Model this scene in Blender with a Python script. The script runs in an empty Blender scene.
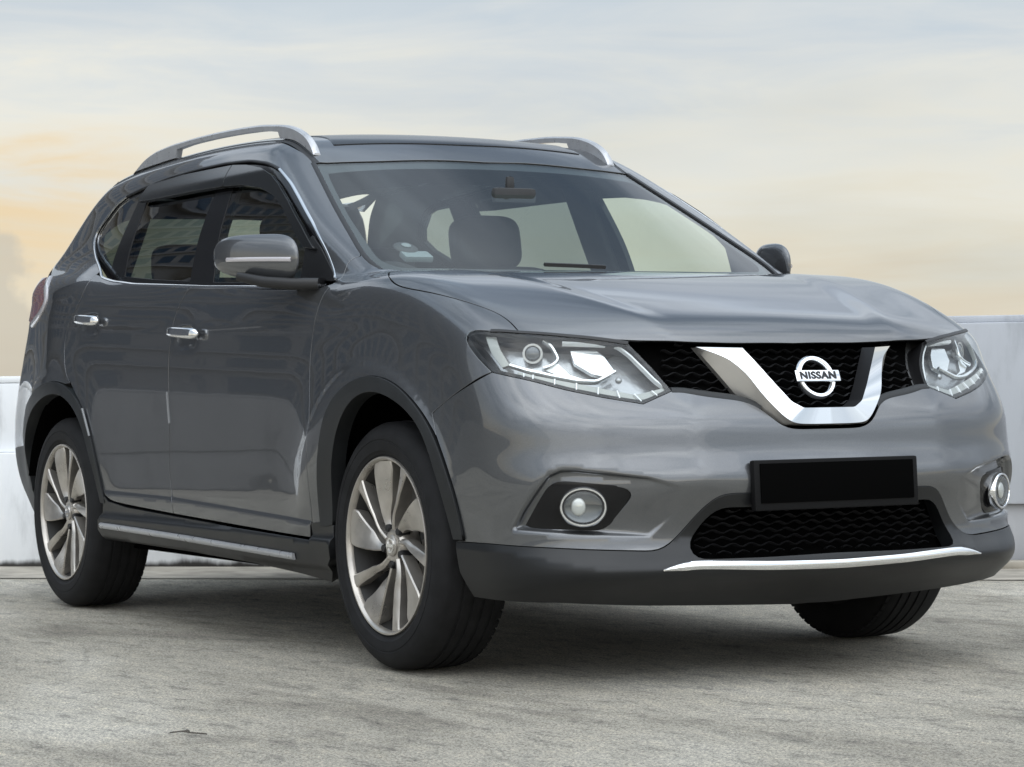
import bpy, math, random
import numpy as np
from mathutils import Vector, Matrix
from mathutils.geometry import delaunay_2d_cdt

random.seed(7)
scene = bpy.context.scene
R = math.radians

# ------------------------------------------------------------------ camera
cam_data = bpy.data.cameras.new("camera")
cam = bpy.data.objects.new("camera", cam_data)
scene.collection.objects.link(cam)
scene.camera = cam
F_PX, CX, CY, CZ, YAW, PITCH, ROLL = 2590.65689, 6.60013132, -4.14057946, 0.797597250, 2.62934921, 0.00120727098, -0.0131724334
fw = Vector((math.cos(YAW) * math.cos(PITCH), math.sin(YAW) * math.cos(PITCH), math.sin(PITCH)))
rt0 = Vector((math.sin(YAW), -math.cos(YAW), 0.0))
up0 = rt0.cross(fw)
rt = math.cos(ROLL) * rt0 + math.sin(ROLL) * up0
up = -math.sin(ROLL) * rt0 + math.cos(ROLL) * up0
m = Matrix((rt, up, -fw)).transposed().to_4x4()
m.translation = (CX, CY, CZ)
cam.matrix_world = m
cam_data.sensor_width = 36.0
cam_data.lens = F_PX / 1024.0 * 36.0
cam_data.clip_end = 3000.0
cam_data.dof.use_dof = True
cam_data.dof.focus_distance = 7.3
cam_data.dof.aperture_fstop = 16.0

# ------------------------------------------------------------------ world and sun
SUN_EL, SUN_AZ = R(38), R(-20)          # soft overcast sun
world = bpy.data.worlds.new("World")
scene.world = world
world.use_nodes = True
wt = world.node_tree
for n in list(wt.nodes): wt.nodes.remove(n)
def N(t, typ, **kw):
    n = t.nodes.new(typ)
    for k, v in kw.items():
        if hasattr(n, k): setattr(n, k, v)
        else: n.inputs[k].default_value = v
    return n
def math_n(t, op, a=None, b=None, c=None):
    n = t.nodes.new('ShaderNodeMath'); n.operation = op
    for i, v in enumerate((a, b, c)):
        if v is None: continue
        if isinstance(v, (int, float)): n.inputs[i].default_value = v
        else: t.links.new(v, n.inputs[i])
    return n.outputs[0]
def ramp_n(t, fac, stops, interp='EASE'):
    n = t.nodes.new('ShaderNodeValToRGB'); n.color_ramp.interpolation = interp
    el = n.color_ramp.elements
    while len(el) > 1: el.remove(el[-1])
    for i, (p, c) in enumerate(stops):
        e = el[0] if i == 0 else el.new(p)
        e.position = p; e.color = (*c, 1) if len(c) == 3 else c
    if fac is not None: t.links.new(fac, n.inputs[0])
    return n.outputs[0]
def mix_n(t, fac, a, b, mode='MIX'):
    n = t.nodes.new('ShaderNodeMix'); n.data_type = 'RGBA'; n.blend_type = mode
    for s, v in ((n.inputs[0], fac), (n.inputs[6], a), (n.inputs[7], b)):
        if isinstance(v, (int, float)): s.default_value = v
        elif isinstance(v, tuple): s.default_value = (*v, 1) if len(v) == 3 else v
        else: t.links.new(v, s)
    return n.outputs[2]

sky = N(wt, 'ShaderNodeTexSky', sky_type='NISHITA', sun_disc=False)
sky.sun_elevation = SUN_EL; sky.sun_rotation = math.pi / 2 - SUN_AZ
geo = N(wt, 'ShaderNodeTexCoord')
sep = N(wt, 'ShaderNodeSeparateXYZ'); wt.links.new(geo.outputs['Generated'], sep.inputs[0])
zz = sep.outputs[2]
azi = math_n(wt, 'ARCTAN2', sep.outputs[1], sep.outputs[0])       # 2.63 in the middle of the view
cmb = N(wt, 'ShaderNodeCombineXYZ')
wt.links.new(math_n(wt, 'MULTIPLY', azi, 8.0), cmb.inputs[0])
wt.links.new(math_n(wt, 'MULTIPLY', zz, 50.0), cmb.inputs[1])
n1 = N(wt, 'ShaderNodeTexNoise'); n1.inputs['Scale'].default_value = 1.0; n1.inputs['Detail'].default_value = 7; n1.inputs['Roughness'].default_value = .60; n1.inputs['Distortion'].default_value = .5
wt.links.new(cmb.outputs[0], n1.inputs['Vector'])
cmb2 = N(wt, 'ShaderNodeCombineXYZ')
wt.links.new(math_n(wt, 'MULTIPLY', azi, 1.6), cmb2.inputs[0])
wt.links.new(math_n(wt, 'MULTIPLY', zz, 7.0), cmb2.inputs[1]); cmb2.inputs[2].default_value = 3.3
n2 = N(wt, 'ShaderNodeTexNoise'); n2.inputs['Scale'].default_value = 1.3; n2.inputs['Detail'].default_value = 5
wt.links.new(cmb2.outputs[0], n2.inputs['Vector'])
zs = math_n(wt, 'ADD', zz, math_n(wt, 'MULTIPLY', math_n(wt, 'SUBTRACT', n1.outputs[0], .5), .13))
cloud = ramp_n(wt, zs, [(0.0, (.78, .67, .50)), (.022, (.80, .71, .555)), (.05, (.82, .77, .64)), (.08, (.84, .815, .72)), (.105, (.80, .80, .745)), (.13, (.70, .735, .745)), (.155, (.615, .68, .73)), (.25, (.60, .66, .72)), (.45, (1.12, 1.19, 1.26)), (1.0, (2.1, 2.2, 2.3))], 'LINEAR')
streak = ramp_n(wt, n2.outputs[0], [(.30, (.80, .83, .88)), (.48, (.98, .98, .985)), (.62, (1.08, 1.06, 1.03))])
cloud = mix_n(wt, 1.0, cloud, streak, 'MULTIPLY')
n3 = N(wt, 'ShaderNodeTexNoise'); n3.inputs['Scale'].default_value = 2.6; n3.inputs['Detail'].default_value = 6; n3.inputs['Distortion'].default_value = .4
mp3 = N(wt, 'ShaderNodeMapping'); mp3.inputs['Scale'].default_value = (1, 1.6, 2.2); wt.links.new(geo.outputs['Generated'], mp3.inputs[0]); wt.links.new(mp3.outputs[0], n3.inputs['Vector'])
over = ramp_n(wt, n3.outputs[0], [(.34, (.52, .57, .62)), (.50, (.95, .97, 1.0)), (.64, (1.28, 1.31, 1.33))])
cloud = mix_n(wt, ramp_n(wt, zz, [(.16, (0, 0, 0)), (.34, (1, 1, 1))]), cloud, mix_n(wt, 1.0, cloud, over, 'MULTIPLY'))
# warm break in the clouds low on the left
da = math_n(wt, 'DIVIDE', math_n(wt, 'SUBTRACT', azi, 2.818), .05)
dz = math_n(wt, 'DIVIDE', math_n(wt, 'SUBTRACT', zs, .068), .022)
g = math_n(wt, 'POWER', 2.718, math_n(wt, 'MULTIPLY', math_n(wt, 'ADD', math_n(wt, 'MULTIPLY', da, da), math_n(wt, 'MULTIPLY', dz, dz)), -1.0))
cloud = mix_n(wt, math_n(wt, 'MULTIPLY', g, .8), cloud, (.88, .66, .38))
ca = math_n(wt, 'DIVIDE', math_n(wt, 'SUBTRACT', azi, 2.838), .030)
cz = math_n(wt, 'DIVIDE', math_n(wt, 'SUBTRACT', zz, .028), .040)
n4 = N(wt, 'ShaderNodeTexNoise'); n4.inputs['Scale'].default_value = 55; n4.inputs['Detail'].default_value = 5; wt.links.new(geo.outputs['Generated'], n4.inputs['Vector'])
rr_ = math_n(wt, 'SQRT', math_n(wt, 'ADD', math_n(wt, 'MULTIPLY', ca, ca), math_n(wt, 'MULTIPLY', cz, cz)))
puff = ramp_n(wt, math_n(wt, 'ADD', rr_, math_n(wt, 'MULTIPLY', math_n(wt, 'SUBTRACT', n4.outputs[0], .5), 1.1)), [(.78, (1, 1, 1)), (1.0, (0, 0, 0))])
cloud = mix_n(wt, math_n(wt, 'MULTIPLY', puff, .75), cloud, (.60, .555, .47))
front = math_n(wt, 'MAXIMUM', math_n(wt, 'ADD', math_n(wt, 'MULTIPLY', sep.outputs[0], .8), math_n(wt, 'MULTIPLY', sep.outputs[1], -.2)), 0.0)
cloud = mix_n(wt, math_n(wt, 'MULTIPLY', front, .8), cloud, mix_n(wt, 1.0, cloud, (2.0, 2.0, 2.0), 'MULTIPLY'))   # sky behind the camera brightened, out of view, to lift the car's front
back = math_n(wt, 'MULTIPLY', math_n(wt, 'MAXIMUM', math_n(wt, 'MULTIPLY', sep.outputs[0], -1.6), 0.0), ramp_n(wt, zz, [(.40, (0, 0, 0)), (.58, (1, 1, 1))]))
cloud = mix_n(wt, math_n(wt, 'MINIMUM', back, 1.0), cloud, mix_n(wt, 1.0, cloud, (.40, .45, .50), 'MULTIPLY'))   # added dimming of the high sky behind the car, weakens the windscreen reflection
nish = mix_n(wt, 1.0, sky.outputs[0], (.10, .10, .10), 'MULTIPLY')
final = mix_n(wt, .93, nish, cloud)
bg = N(wt, 'ShaderNodeBackground'); wt.links.new(final, bg.inputs[0]); bg.inputs[1].default_value = 1.0
wo = N(wt, 'ShaderNodeOutputWorld'); wt.links.new(bg.outputs[0], wo.inputs[0])

sun_data = bpy.data.lights.new("sun", 'SUN'); sun_data.energy = 0.6; sun_data.angle = R(80); sun_data.color = (1, .95, .88)
sun = bpy.data.objects.new("sun", sun_data); scene.collection.objects.link(sun)
sd = Vector((math.cos(SUN_EL) * math.cos(SUN_AZ), math.cos(SUN_EL) * math.sin(SUN_AZ), math.sin(SUN_EL)))
sun.rotation_euler = sd.to_track_quat('Z', 'Y').to_euler()

vs = scene.view_settings
vs.view_transform = 'Standard'; vs.look = 'None'; vs.gamma = 1; vs.use_curve_mapping = False
vs.exposure = 0.0
scene.cycles.max_bounces = 10; scene.cycles.transparent_max_bounces = 16

# ------------------------------------------------------------------ materials
def new_mat(name):
    mt = bpy.data.materials.new(name); mt.use_nodes = True
    t = mt.node_tree
    return mt, t, t.nodes['Principled BSDF']
def pbr(name, col, rough=.5, metal=0., coat=0., coat_rough=.03, spec=.5, noise=0., nscale=30., bump=0., bscale=200.):
    mt, t, b = new_mat(name)
    b.inputs['Base Color'].default_value = (*col, 1); b.inputs['Roughness'].default_value = rough
    b.inputs['Metallic'].default_value = metal; b.inputs['Coat Weight'].default_value = coat
    b.inputs['Coat Roughness'].default_value = coat_rough; b.inputs['Specular IOR Level'].default_value = spec
    tc = N(t, 'ShaderNodeTexCoord')
    if noise:
        n = N(t, 'ShaderNodeTexNoise'); n.inputs['Scale'].default_value = nscale; n.inputs['Detail'].default_value = 6
        t.links.new(tc.outputs['Object'], n.inputs['Vector'])
        lo = tuple(c * (1 - noise) for c in col); hi = tuple(min(1, c * (1 + noise)) for c in col)
        t.links.new(ramp_n(t, n.outputs[0], [(.3, lo), (.7, hi)]), b.inputs['Base Color'])
        t.links.new(math_n(t, 'ADD', math_n(t, 'MULTIPLY', n.outputs[0], .2), rough - .1), b.inputs['Roughness'])
    if bump:
        n = N(t, 'ShaderNodeTexNoise'); n.inputs['Scale'].default_value = bscale; n.inputs['Detail'].default_value = 3
        t.links.new(tc.outputs['Object'], n.inputs['Vector'])
        bp = N(t, 'ShaderNodeBump'); bp.inputs['Strength'].default_value = bump; bp.inputs['Distance'].default_value = .002
        t.links.new(n.outputs[0], bp.inputs['Height']); t.links.new(bp.outputs[0], b.inputs['Normal'])
    return mt
def glass_mat(name, tint, rough=0.0, ior=1.5, film=0.0, boost=1.0):
    mt, t, b = new_mat(name); t.nodes.remove(b)
    tr = N(t, 'ShaderNodeBsdfTransparent'); tr.inputs[0].default_value = (*tint, 1)
    gl = N(t, 'ShaderNodeBsdfGlossy'); gl.inputs['Roughness'].default_value = rough; gl.inputs[0].default_value = (1, 1, 1, 1)
    lw = N(t, 'ShaderNodeLayerWeight'); lw.inputs[0].default_value = .5
    f0 = ((ior - 1) / (ior + 1)) ** 2 * 1.3 * boost
    fac = math_n(t, 'ADD', math_n(t, 'MULTIPLY', math_n(t, 'POWER', lw.outputs['Facing'], 5.0), 1 - f0), f0) if ior > 1 else 0.0
    mx = N(t, 'ShaderNodeMixShader'); (t.links.new(fac, mx.inputs[0]) if ior > 1 else setattr(mx.inputs[0], 'default_value', 0.0)); t.links.new(tr.outputs[0], mx.inputs[1]); t.links.new(gl.outputs[0], mx.inputs[2])
    res = mx.outputs[0]
    if film:
        df = N(t, 'ShaderNodeBsdfDiffuse'); df.inputs[0].default_value = (.45, .5, .52, 1)
        m2 = N(t, 'ShaderNodeMixShader'); m2.inputs[0].default_value = film
        t.links.new(res, m2.inputs[1]); t.links.new(df.outputs[0], m2.inputs[2]); res = m2.outputs[0]
    t.links.new(res, t.nodes['Material Output'].inputs[0])
    return mt
M = {}
def paint():
    mt, t, b = new_mat('grey_metallic_paint')
    tc = N(t, 'ShaderNodeTexCoord')
    n = N(t, 'ShaderNodeTexNoise'); n.inputs['Scale'].default_value = 1500; n.inputs['Detail'].default_value = 1
    t.links.new(tc.outputs['Object'], n.inputs['Vector'])
    t.links.new(ramp_n(t, n.outputs[0], [(.35, (.098, .102, .108)), (.65, (.146, .151, .159))]), b.inputs['Base Color'])
    b.inputs['Metallic'].default_value = .70; b.inputs['Specular Tint'].default_value = (.30, .31, .33, 1); b.inputs['Roughness'].default_value = .31
    b.inputs['Coat Weight'].default_value = 1.0; b.inputs['Coat Roughness'].default_value = .015; b.inputs['Coat IOR'].default_value = 1.65
    # orange-peel waviness of the clear coat
    w = N(t, 'ShaderNodeTexNoise'); w.inputs['Scale'].default_value = 7; w.inputs['Detail'].default_value = 2
    t.links.new(tc.outputs['Object'], w.inputs['Vector'])
    bp = N(t, 'ShaderNodeBump'); bp.inputs['Strength'].default_value = .022; bp.inputs['Distance'].default_value = .01
    t.links.new(w.outputs[0], bp.inputs['Height']); t.links.new(bp.outputs[0], b.inputs['Coat Normal'])
    return mt
M['paint'] = paint()
M['plastic'] = pbr('dark_grey_plastic', (.016, .0175, .019), .5, spec=.4, bump=.15, bscale=600, noise=.15, nscale=8)
M['valance'] = pbr('satin_grey_plastic', (.009, .0098, .011), .40, spec=.4, coat=.12, coat_rough=.16, noise=.1, nscale=6)
M['black'] = pbr('black_trim', (.010, .010, .011), .45)
M['gloss_black'] = pbr('gloss_black_trim', (.007, .007, .008), .16, spec=.35)
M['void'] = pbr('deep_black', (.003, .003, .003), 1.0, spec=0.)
M['v_flank'] = pbr('ground_tint_chrome', (.62, .60, .57), .30, .75)  # duller, warmer chrome paints in the ground mirrored by the V's flank
M['guard'] = pbr('dull_guard_strip', (.20, .205, .21), .35, .5)
M['frit'] = pbr('black_ceramic_border', (.012, .012, .013), .25, spec=.4)
M['chrome'] = pbr('chrome', (.86, .87, .88), .07, 1.0)
M['satin'] = pbr('satin_silver', (.50, .51, .53), .30, .5, noise=.05)
M['rim'] = pbr('brushed_alloy', (.50, .47, .43), .30, .75, noise=.15, nscale=14)
M['rubber'] = pbr('tyre_rubber', (.012, .012, .013), .75, spec=.28, noise=.25, nscale=20, bump=.2, bscale=150)
M['disc'] = pbr('brake_steel', (.26, .25, .24), .45, .9)
M['interior'] = pbr('interior_grey', (.035, .036, .038), .8, noise=.1)
M['seat'] = pbr('seat_leather', (.045, .043, .042), .55, noise=.1)
M['liner'] = pbr('headliner', (.22, .22, .21), .9)
M['windshield'] = glass_mat('windshield_glass', (.93, 1.0, .97), ior=1.5, boost=1.1)
M['clear'] = glass_mat('side_glass', (.80, .87, .80), ior=1.5, boost=1.8)
M['tint'] = glass_mat('tinted_glass', (.30, .35, .34), ior=1.55, boost=2.2)
M['shade'] = glass_mat('shade_band', (.26, .28, .31), ior=1.0)
M['lens'] = glass_mat('lamp_lens', (.93, .95, .95), ior=1.42)
M['redlens'] = pbr('red_lens', (.20, .015, .025), .08, coat=1)
M['whitelens'] = pbr('clear_reflector', (.55, .53, .55), .12, .3, coat=1)
M['visor'] = pbr('smoked_acrylic', (.012, .013, .014), .16, spec=.45)
M['amber'] = pbr('amber_reflector', (.35, .17, .10), .25)
# ------------------------------------------------------------------ object helpers
def link(name, me, mat=None, parent=None):
    o = bpy.data.objects.new(name, me); scene.collection.objects.link(o)
    if mat is not None: me.materials.append(mat)
    if parent is not None: o.parent = parent
    return o
def thing(name, label, cat, loc=(0, 0, 0), group=None):
    o = bpy.data.objects.new(name, None); scene.collection.objects.link(o); o.location = loc
    o['label'] = label; o['category'] = cat
    if group: o['group'] = group
    return o
def mesh_np(name, V, Fc, normals=None, smooth=True):
    me = bpy.data.meshes.new(name)
    me.from_pydata([tuple(map(float, v)) for v in V], [], [tuple(map(int, f)) for f in Fc]); me.update()
    if smooth: me.polygons.foreach_set('use_smooth', [True] * len(me.polygons))
    if normals is not None:
        me.normals_split_custom_set_from_vertices([tuple(map(float, n)) for n in normals])
    return me
def auto(me, deg=35):
    me.polygons.foreach_set('use_smooth', [True] * len(me.polygons)); me.set_sharp_from_angle(angle=R(deg)); return me
def mirrored(name, o, parent):
    """the same part on the other side of the car: vertices mirrored in y"""
    src = o.data; n = len(src.vertices)
    co = np.empty(n * 3); src.vertices.foreach_get('co', co); co = co.reshape(-1, 3); co[:, 1] *= -1
    faces = [tuple(reversed(p.vertices)) for p in src.polygons]
    nrm = None
    me = bpy.data.meshes.new(name); me.from_pydata(co.tolist(), [], faces); me.update()
    me.polygons.foreach_set('use_smooth', [p.use_smooth for p in src.polygons])
    for mt in src.materials: me.materials.append(mt)
    me.polygons.foreach_set('material_index', [p.material_index for p in src.polygons])
    if o.get('vn') is not None:
        q = np.array(o['vn']).reshape(-1, 3); q[:, 1] *= -1
        me.normals_split_custom_set_from_vertices(q.tolist())
    else: me.set_sharp_from_angle(angle=R(35))
    c = bpy.data.objects.new(name, me); scene.collection.objects.link(c); c.parent = parent
    for k in ('label',):
        if k in o: c[k] = o[k]
    return c
class MB:
    """collects boxes, prisms, tubes and lathes into one mesh"""
    def __init__(s): s.v = []; s.f = []
    def add(s, V, Fc):
        b = len(s.v); s.v += [tuple(map(float, v)) for v in V]; s.f += [tuple(int(i) + b for i in f) for f in Fc]
    def box(s, c, d, rot=None):
        V = [Vector((sx * d[0] / 2, sy * d[1] / 2, sz * d[2] / 2)) for sx in (-1, 1) for sy in (-1, 1) for sz in (-1, 1)]
        if rot is not None: V = [rot @ v for v in V]
        s.add([v + Vector(c) for v in V], [(0, 1, 3, 2), (4, 6, 7, 5), (0, 4, 5, 1), (2, 3, 7, 6), (0, 2, 6, 4), (1, 5, 7, 3)])
    def tube(s, pts, prof, ups, closed=False, caps=True):
        pts = [np.array(p, float) for p in pts]; n = len(pts); k = len(prof); V = []
        for i in range(n):
            a = pts[(i - 1) % n] if (closed or i > 0) else pts[0]; b = pts[(i + 1) % n] if (closed or i < n - 1) else pts[-1]
            t = b - a; t /= np.linalg.norm(t) + 1e-12
            u = np.array(ups[i] if np.ndim(ups) == 2 else ups, float); u = u - t * (u @ t); u /= np.linalg.norm(u) + 1e-12
            w = np.cross(t, u)
            pr = prof[i] if np.ndim(prof) == 3 else prof
            k = len(pr)
            for (p, q) in pr: V.append(pts[i] + w * p + u * q)
        Fc = []
        for i in range(n if closed else n - 1):
            for j in range(k):
                i2 = (i + 1) % n; j2 = (j + 1) % k
                Fc.append((i * k + j, i * k + j2, i2 * k + j2, i2 * k + j))
        if caps and not closed: Fc += [tuple(reversed(range(k))), tuple(range((n - 1) * k, n * k))]
        s.add(V, Fc)
    def lathe(s, prof, axis='y', c=(0, 0, 0), n=64, a0=0, a1=2 * math.pi):
        full = abs(a1 - a0 - 2 * math.pi) < 1e-6; m_ = n if full else n + 1; V = []
        for i in range(m_):
            a = a0 + (a1 - a0) * i / n
            for (r, h) in prof:
                if axis == 'y': V.append((c[0] + r * math.cos(a), c[1] + h, c[2] + r * math.sin(a)))
                else: V.append((c[0] + h, c[1] + r * math.cos(a), c[2] + r * math.sin(a)))
        k = len(prof); Fc = []
        for i in range(n):
            i2 = (i + 1) % m_
            for j in range(k - 1): Fc.append((i * k + j, i2 * k + j, i2 * k + j + 1, i * k + j + 1))
        s.add(V, Fc)
    def build(s, name, mat, parent=None, deg=35, bevel=0):
        me = bpy.data.meshes.new(name); me.from_pydata(s.v, [], s.f); me.update()
        import bmesh
        bm = bmesh.new(); bm.from_mesh(me); bmesh.ops.recalc_face_normals(bm, faces=bm.faces)
        if bevel: bmesh.ops.bevel(bm, geom=[e for e in bm.edges if e.calc_face_angle(0) > R(30)], offset=bevel, segments=2, affect='EDGES', profile=.6)
        bm.to_mesh(me); bm.free(); auto(me, deg)
        return link(name, me, mat, parent)
def rrect(w, h, r, n=4):
    out = []
    for cx, cy, a in ((w / 2 - r, h / 2 - r, 0), (-w / 2 + r, h / 2 - r, 90), (-w / 2 + r, -h / 2 + r, 180), (w / 2 - r, -h / 2 + r, 270)):
        for i in range(n + 1):
            t = R(a + 90 * i / n); out.append((cx + r * math.cos(t), cy + r * math.sin(t)))
    return out

# ------------------------------------------------------------------ panels cut from the body surface
def resample(pts, h=.018, smooth=10):
    P = np.array(pts, float); d = np.r_[0, np.cumsum(np.linalg.norm(np.diff(P, axis=0), axis=1))]
    n = max(2, int(round(d[-1] / h)) + 1); t = np.linspace(0, d[-1], n)
    Q = np.stack([np.interp(t, d, P[:, k]) for k in range(3)], 1)
    for _ in range(smooth):
        Q[1:-1] += .5 * ((Q[:-2] + Q[2:]) / 2 - Q[1:-1])
    return Q
def seg(c, rev=False, a=None, b=None, smooth=10, flip=False, h=.018):
    P = CURVES[c] if isinstance(c, str) else c
    Q = resample(P[slice(a, b)], h=h, smooth=smooth)
    if flip: Q = Q * np.array([1, -1, 1])
    return Q[::-1] if rev else Q
def loop(*segs):
    out = []
    for s_ in segs:
        for p in s_:
            if not out or np.linalg.norm(out[-1] - p) > .004: out.append(np.array(p, float))
    if np.linalg.norm(out[0] - out[-1]) < .004: out.pop()
    return np.array(out)
class Planar:
    def __init__(s, d, span=.5):
        d = np.array(d, float); s.d = d / np.linalg.norm(d)
        a = np.array([1., 0, 0]) if abs(s.d[0]) < .9 else np.array([0, 1., 0])
        s.e1 = a - s.d * (a @ s.d); s.e1 /= np.linalg.norm(s.e1); s.e2 = np.cross(s.d, s.e1)
    def to2(s, P): return np.stack([P @ s.e1, P @ s.e2], 1)
    def rays(s, ab): return ab[:, :1] * s.e1 + ab[:, 1:] * s.e2, np.repeat(s.d[None], len(ab), 0)
    def depth(s, P): return P @ s.d
class Cyl:
    def __init__(s, x0, sgn=1, rad=.9): s.x0 = x0; s.sgn = sgn; s.r = rad
    def to2(s, P): return np.stack([np.arctan2(P[:, 1], s.sgn * (P[:, 0] - s.x0)) * s.r, P[:, 2]], 1)
    def rays(s, ab):
        f = ab[:, 0] / s.r; d = np.stack([s.sgn * np.cos(f), np.sin(f), 0 * f], 1)
        o = np.stack([s.x0 + 0 * f, 0 * f, ab[:, 1]], 1); return o, d
    def depth(s, P): return np.hypot(P[:, 0] - s.x0, P[:, 1])
def surf(Fn, dom, ab, t0, t1, n=70):
    """outermost crossing of F=0 along each ray"""
    o, d = dom.rays(ab); T = np.linspace(t1, t0, n); res = np.full(len(ab), np.nan)
    prev = None; lo = np.full(len(ab), t0); hi = np.full(len(ab), t1); found = np.zeros(len(ab), bool)
    best = np.full(len(ab), 1e9); bt = np.zeros(len(ab))
    for i, t in enumerate(T):
        P = o + d * t; v = Fn(P[:, 0], P[:, 1], P[:, 2])
        b = v < best; best[b] = v[b]; bt[b] = t
        c = (v < 0) & ~found
        lo[c] = t; hi[c] = T[i - 1] if i else t; found |= c
    lo[~found] = bt[~found]; hi[~found] = bt[~found]
    for _ in range(18):
        mid = (lo + hi) / 2; P = o + d * mid[:, None]; v = Fn(P[:, 0], P[:, 1], P[:, 2])
        neg = v < 0; lo = np.where(neg, mid, lo); hi = np.where(neg, hi, mid)
    return o + d * ((lo + hi) / 2)[:, None]
def grad(Fn, P, e=.0015):
    G = np.stack([Fn(P[:, 0] + e, P[:, 1], P[:, 2]) - Fn(P[:, 0] - e, P[:, 1], P[:, 2]),
                  Fn(P[:, 0], P[:, 1] + e, P[:, 2]) - Fn(P[:, 0], P[:, 1] - e, P[:, 2]),
                  Fn(P[:, 0], P[:, 1], P[:, 2] + e) - Fn(P[:, 0], P[:, 1], P[:, 2] - e)], 1)
    return G / (np.linalg.norm(G, axis=1, keepdims=True) + 1e-12)
def inside(P, loops):
    c = np.zeros(len(P), bool)
    for L in loops:
        A = L; B = np.roll(L, -1, 0)
        for a, b in zip(A, B):
            if a[1] == b[1]: continue
            k = ((a[1] > P[:, 1]) != (b[1] > P[:, 1])) & (P[:, 0] < (b[0] - a[0]) * (P[:, 1] - a[1]) / (b[1] - a[1]) + a[0])
            c ^= k
    return c
def near_edge(P, loops, r):
    bad = np.zeros(len(P), bool)
    for L in loops:
        for a, b in zip(L, np.roll(L, -1, 0)):
            ab = b - a; l2 = ab @ ab + 1e-12
            t = np.clip(((P - a) @ ab) / l2, 0, 1); q = P - a - t[:, None] * ab
            bad |= (q * q).sum(1) < r * r
    return bad
def area(L): x, y = L[:, 0], L[:, 1]; return .5 * (x @ np.roll(y, -1) - y @ np.roll(x, -1))
def inset(L, g):
    if area(L) < 0: L = L[::-1]
    for _ in range(1):
        e = np.roll(L, -1, 0) - L; e /= np.linalg.norm(e, axis=1, keepdims=True) + 1e-12
        n = np.stack([-e[:, 1], e[:, 0]], 1); b = n + np.roll(n, 1, 0)
        b /= np.maximum((b * b).sum(1, keepdims=True) / 2, .35)
        L = L + b * g
    return L
def panel(name, outline, dom, Fn, mat, parent, off=0., h=.017, gap=.0018, depth=.014, holes=(), bev=.0013, hole_gap=None, rng=.25, creases=()):
    G = (lambda x, y, z: Fn(x, y, z) - off) if off else Fn
    dd = dom.depth(outline); t0, t1 = dd.min() - rng, dd.max() + rng
    L0 = inset(dom.to2(outline), gap); loops = [L0]
    for H in holes: loops.append(inset(dom.to2(np.asarray(H)), -(gap if hole_gap is None else hole_gap)))
    lo, hi = L0.min(0), L0.max(0)
    gx = np.arange(lo[0], hi[0], h); gy = np.arange(lo[1], hi[1], h * .866)
    XX, YY = np.meshgrid(gx, gy); XX = XX + (np.arange(len(gy)) % 2)[:, None] * h / 2
    Pg = np.stack([XX.ravel(), YY.ravel()], 1); Pg = Pg[inside(Pg, loops)]; Pg = Pg[~near_edge(Pg, loops, h * .6)]
    cr = []
    for c in creases:
        q = dom.to2(np.asarray(c)); ok = inside(q, loops) & ~near_edge(q, loops, h * .25); cr.append((q, ok))
        for i0 in range(len(q)): Pg = Pg[np.hypot(*(Pg - q[i0]).T) > h * .55] if ok[i0] else Pg
    allp = np.concatenate(loops + [Pg]); edges = []; k = 0
    for L in loops:
        n = len(L); edges += [(k + i, k + (i + 1) % n) for i in range(n)]; k += n
    for q, ok in cr:
        base_ = len(allp); ids = np.cumsum(ok) - 1; allp = np.concatenate([allp, q[ok]])
        edges += [(base_ + int(ids[i]), base_ + int(ids[i + 1])) for i in range(len(q) - 1) if ok[i] and ok[i + 1]]
    r = delaunay_2d_cdt([Vector(p) for p in allp], edges, [], 0, 1e-6)
    V2 = np.array([tuple(v) for v in r[0]]); tri = np.array([f for f in r[2]])
    cen = V2[tri].mean(1); tri = tri[inside(cen, loops)]
    P = surf(G, dom, V2, t0, t1); Nn = grad(G, P)
    # orientation
    fn = np.cross(P[tri[:, 1]] - P[tri[:, 0]], P[tri[:, 2]] - P[tri[:, 0]])
    if (fn * Nn[tri[:, 0]]).sum() < 0: tri = tri[:, ::-1]
    V = [P]; NN = [Nn]; faces = [tuple(t) for t in tri]; base = len(P)
    # folded rims along directed boundary edges
    from collections import Counter
    cnt = {}
    for t in tri:
        for a, b in ((t[0], t[1]), (t[1], t[2]), (t[2], t[0])): cnt[(a, b)] = 1
    bd = [(a, b) for (a, b) in cnt if (b, a) not in cnt]
    nxt = {}; prv = {}
    for a, b in bd: nxt[a] = b; prv[b] = a
    if depth > 0 and bd:
        bv = sorted(nxt); idx = {v: i for i, v in enumerate(bv)}
        tan = np.array([P[nxt[v]] - P[prv.get(v, v)] for v in bv]); tan /= np.linalg.norm(tan, axis=1, keepdims=True) + 1e-12
        nb = Nn[bv]; out = np.cross(tan, nb); out /= np.linalg.norm(out, axis=1, keepdims=True) + 1e-12
        pb = P[bv]; c45 = .70711
        rings = [(pb, nb), (pb + out * bev * .7 - nb * bev * .3, (nb + out) * c45), (pb + out * bev - nb * bev, out), (pb + out * bev - nb * bev * 1.8, out), (pb + out * bev - nb * depth, out)]
        bs = []
        for q, nn in rings: V.append(q); NN.append(nn); bs.append(base); base += len(bv)
        for a, b in bd:
            if b not in idx: continue
            i, j = idx[a], idx[b]
            for u in range(4): faces.append((bs[u] + j, bs[u] + i, bs[u + 1] + i, bs[u + 1] + j))
    V = np.concatenate(V); NN = np.concatenate(NN)
    me = mesh_np(name, V, faces, NN); o = link(name, me, mat, parent)
    if mat.name.startswith('grey_metallic') and depth > 0 and bd:      # black on the folded edges stands in for shade in the shut lines
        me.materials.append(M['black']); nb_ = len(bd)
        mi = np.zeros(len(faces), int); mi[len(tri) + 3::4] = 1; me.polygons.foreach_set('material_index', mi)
    o['vn'] = [round(float(a), 4) for a in NN.ravel()]
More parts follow.
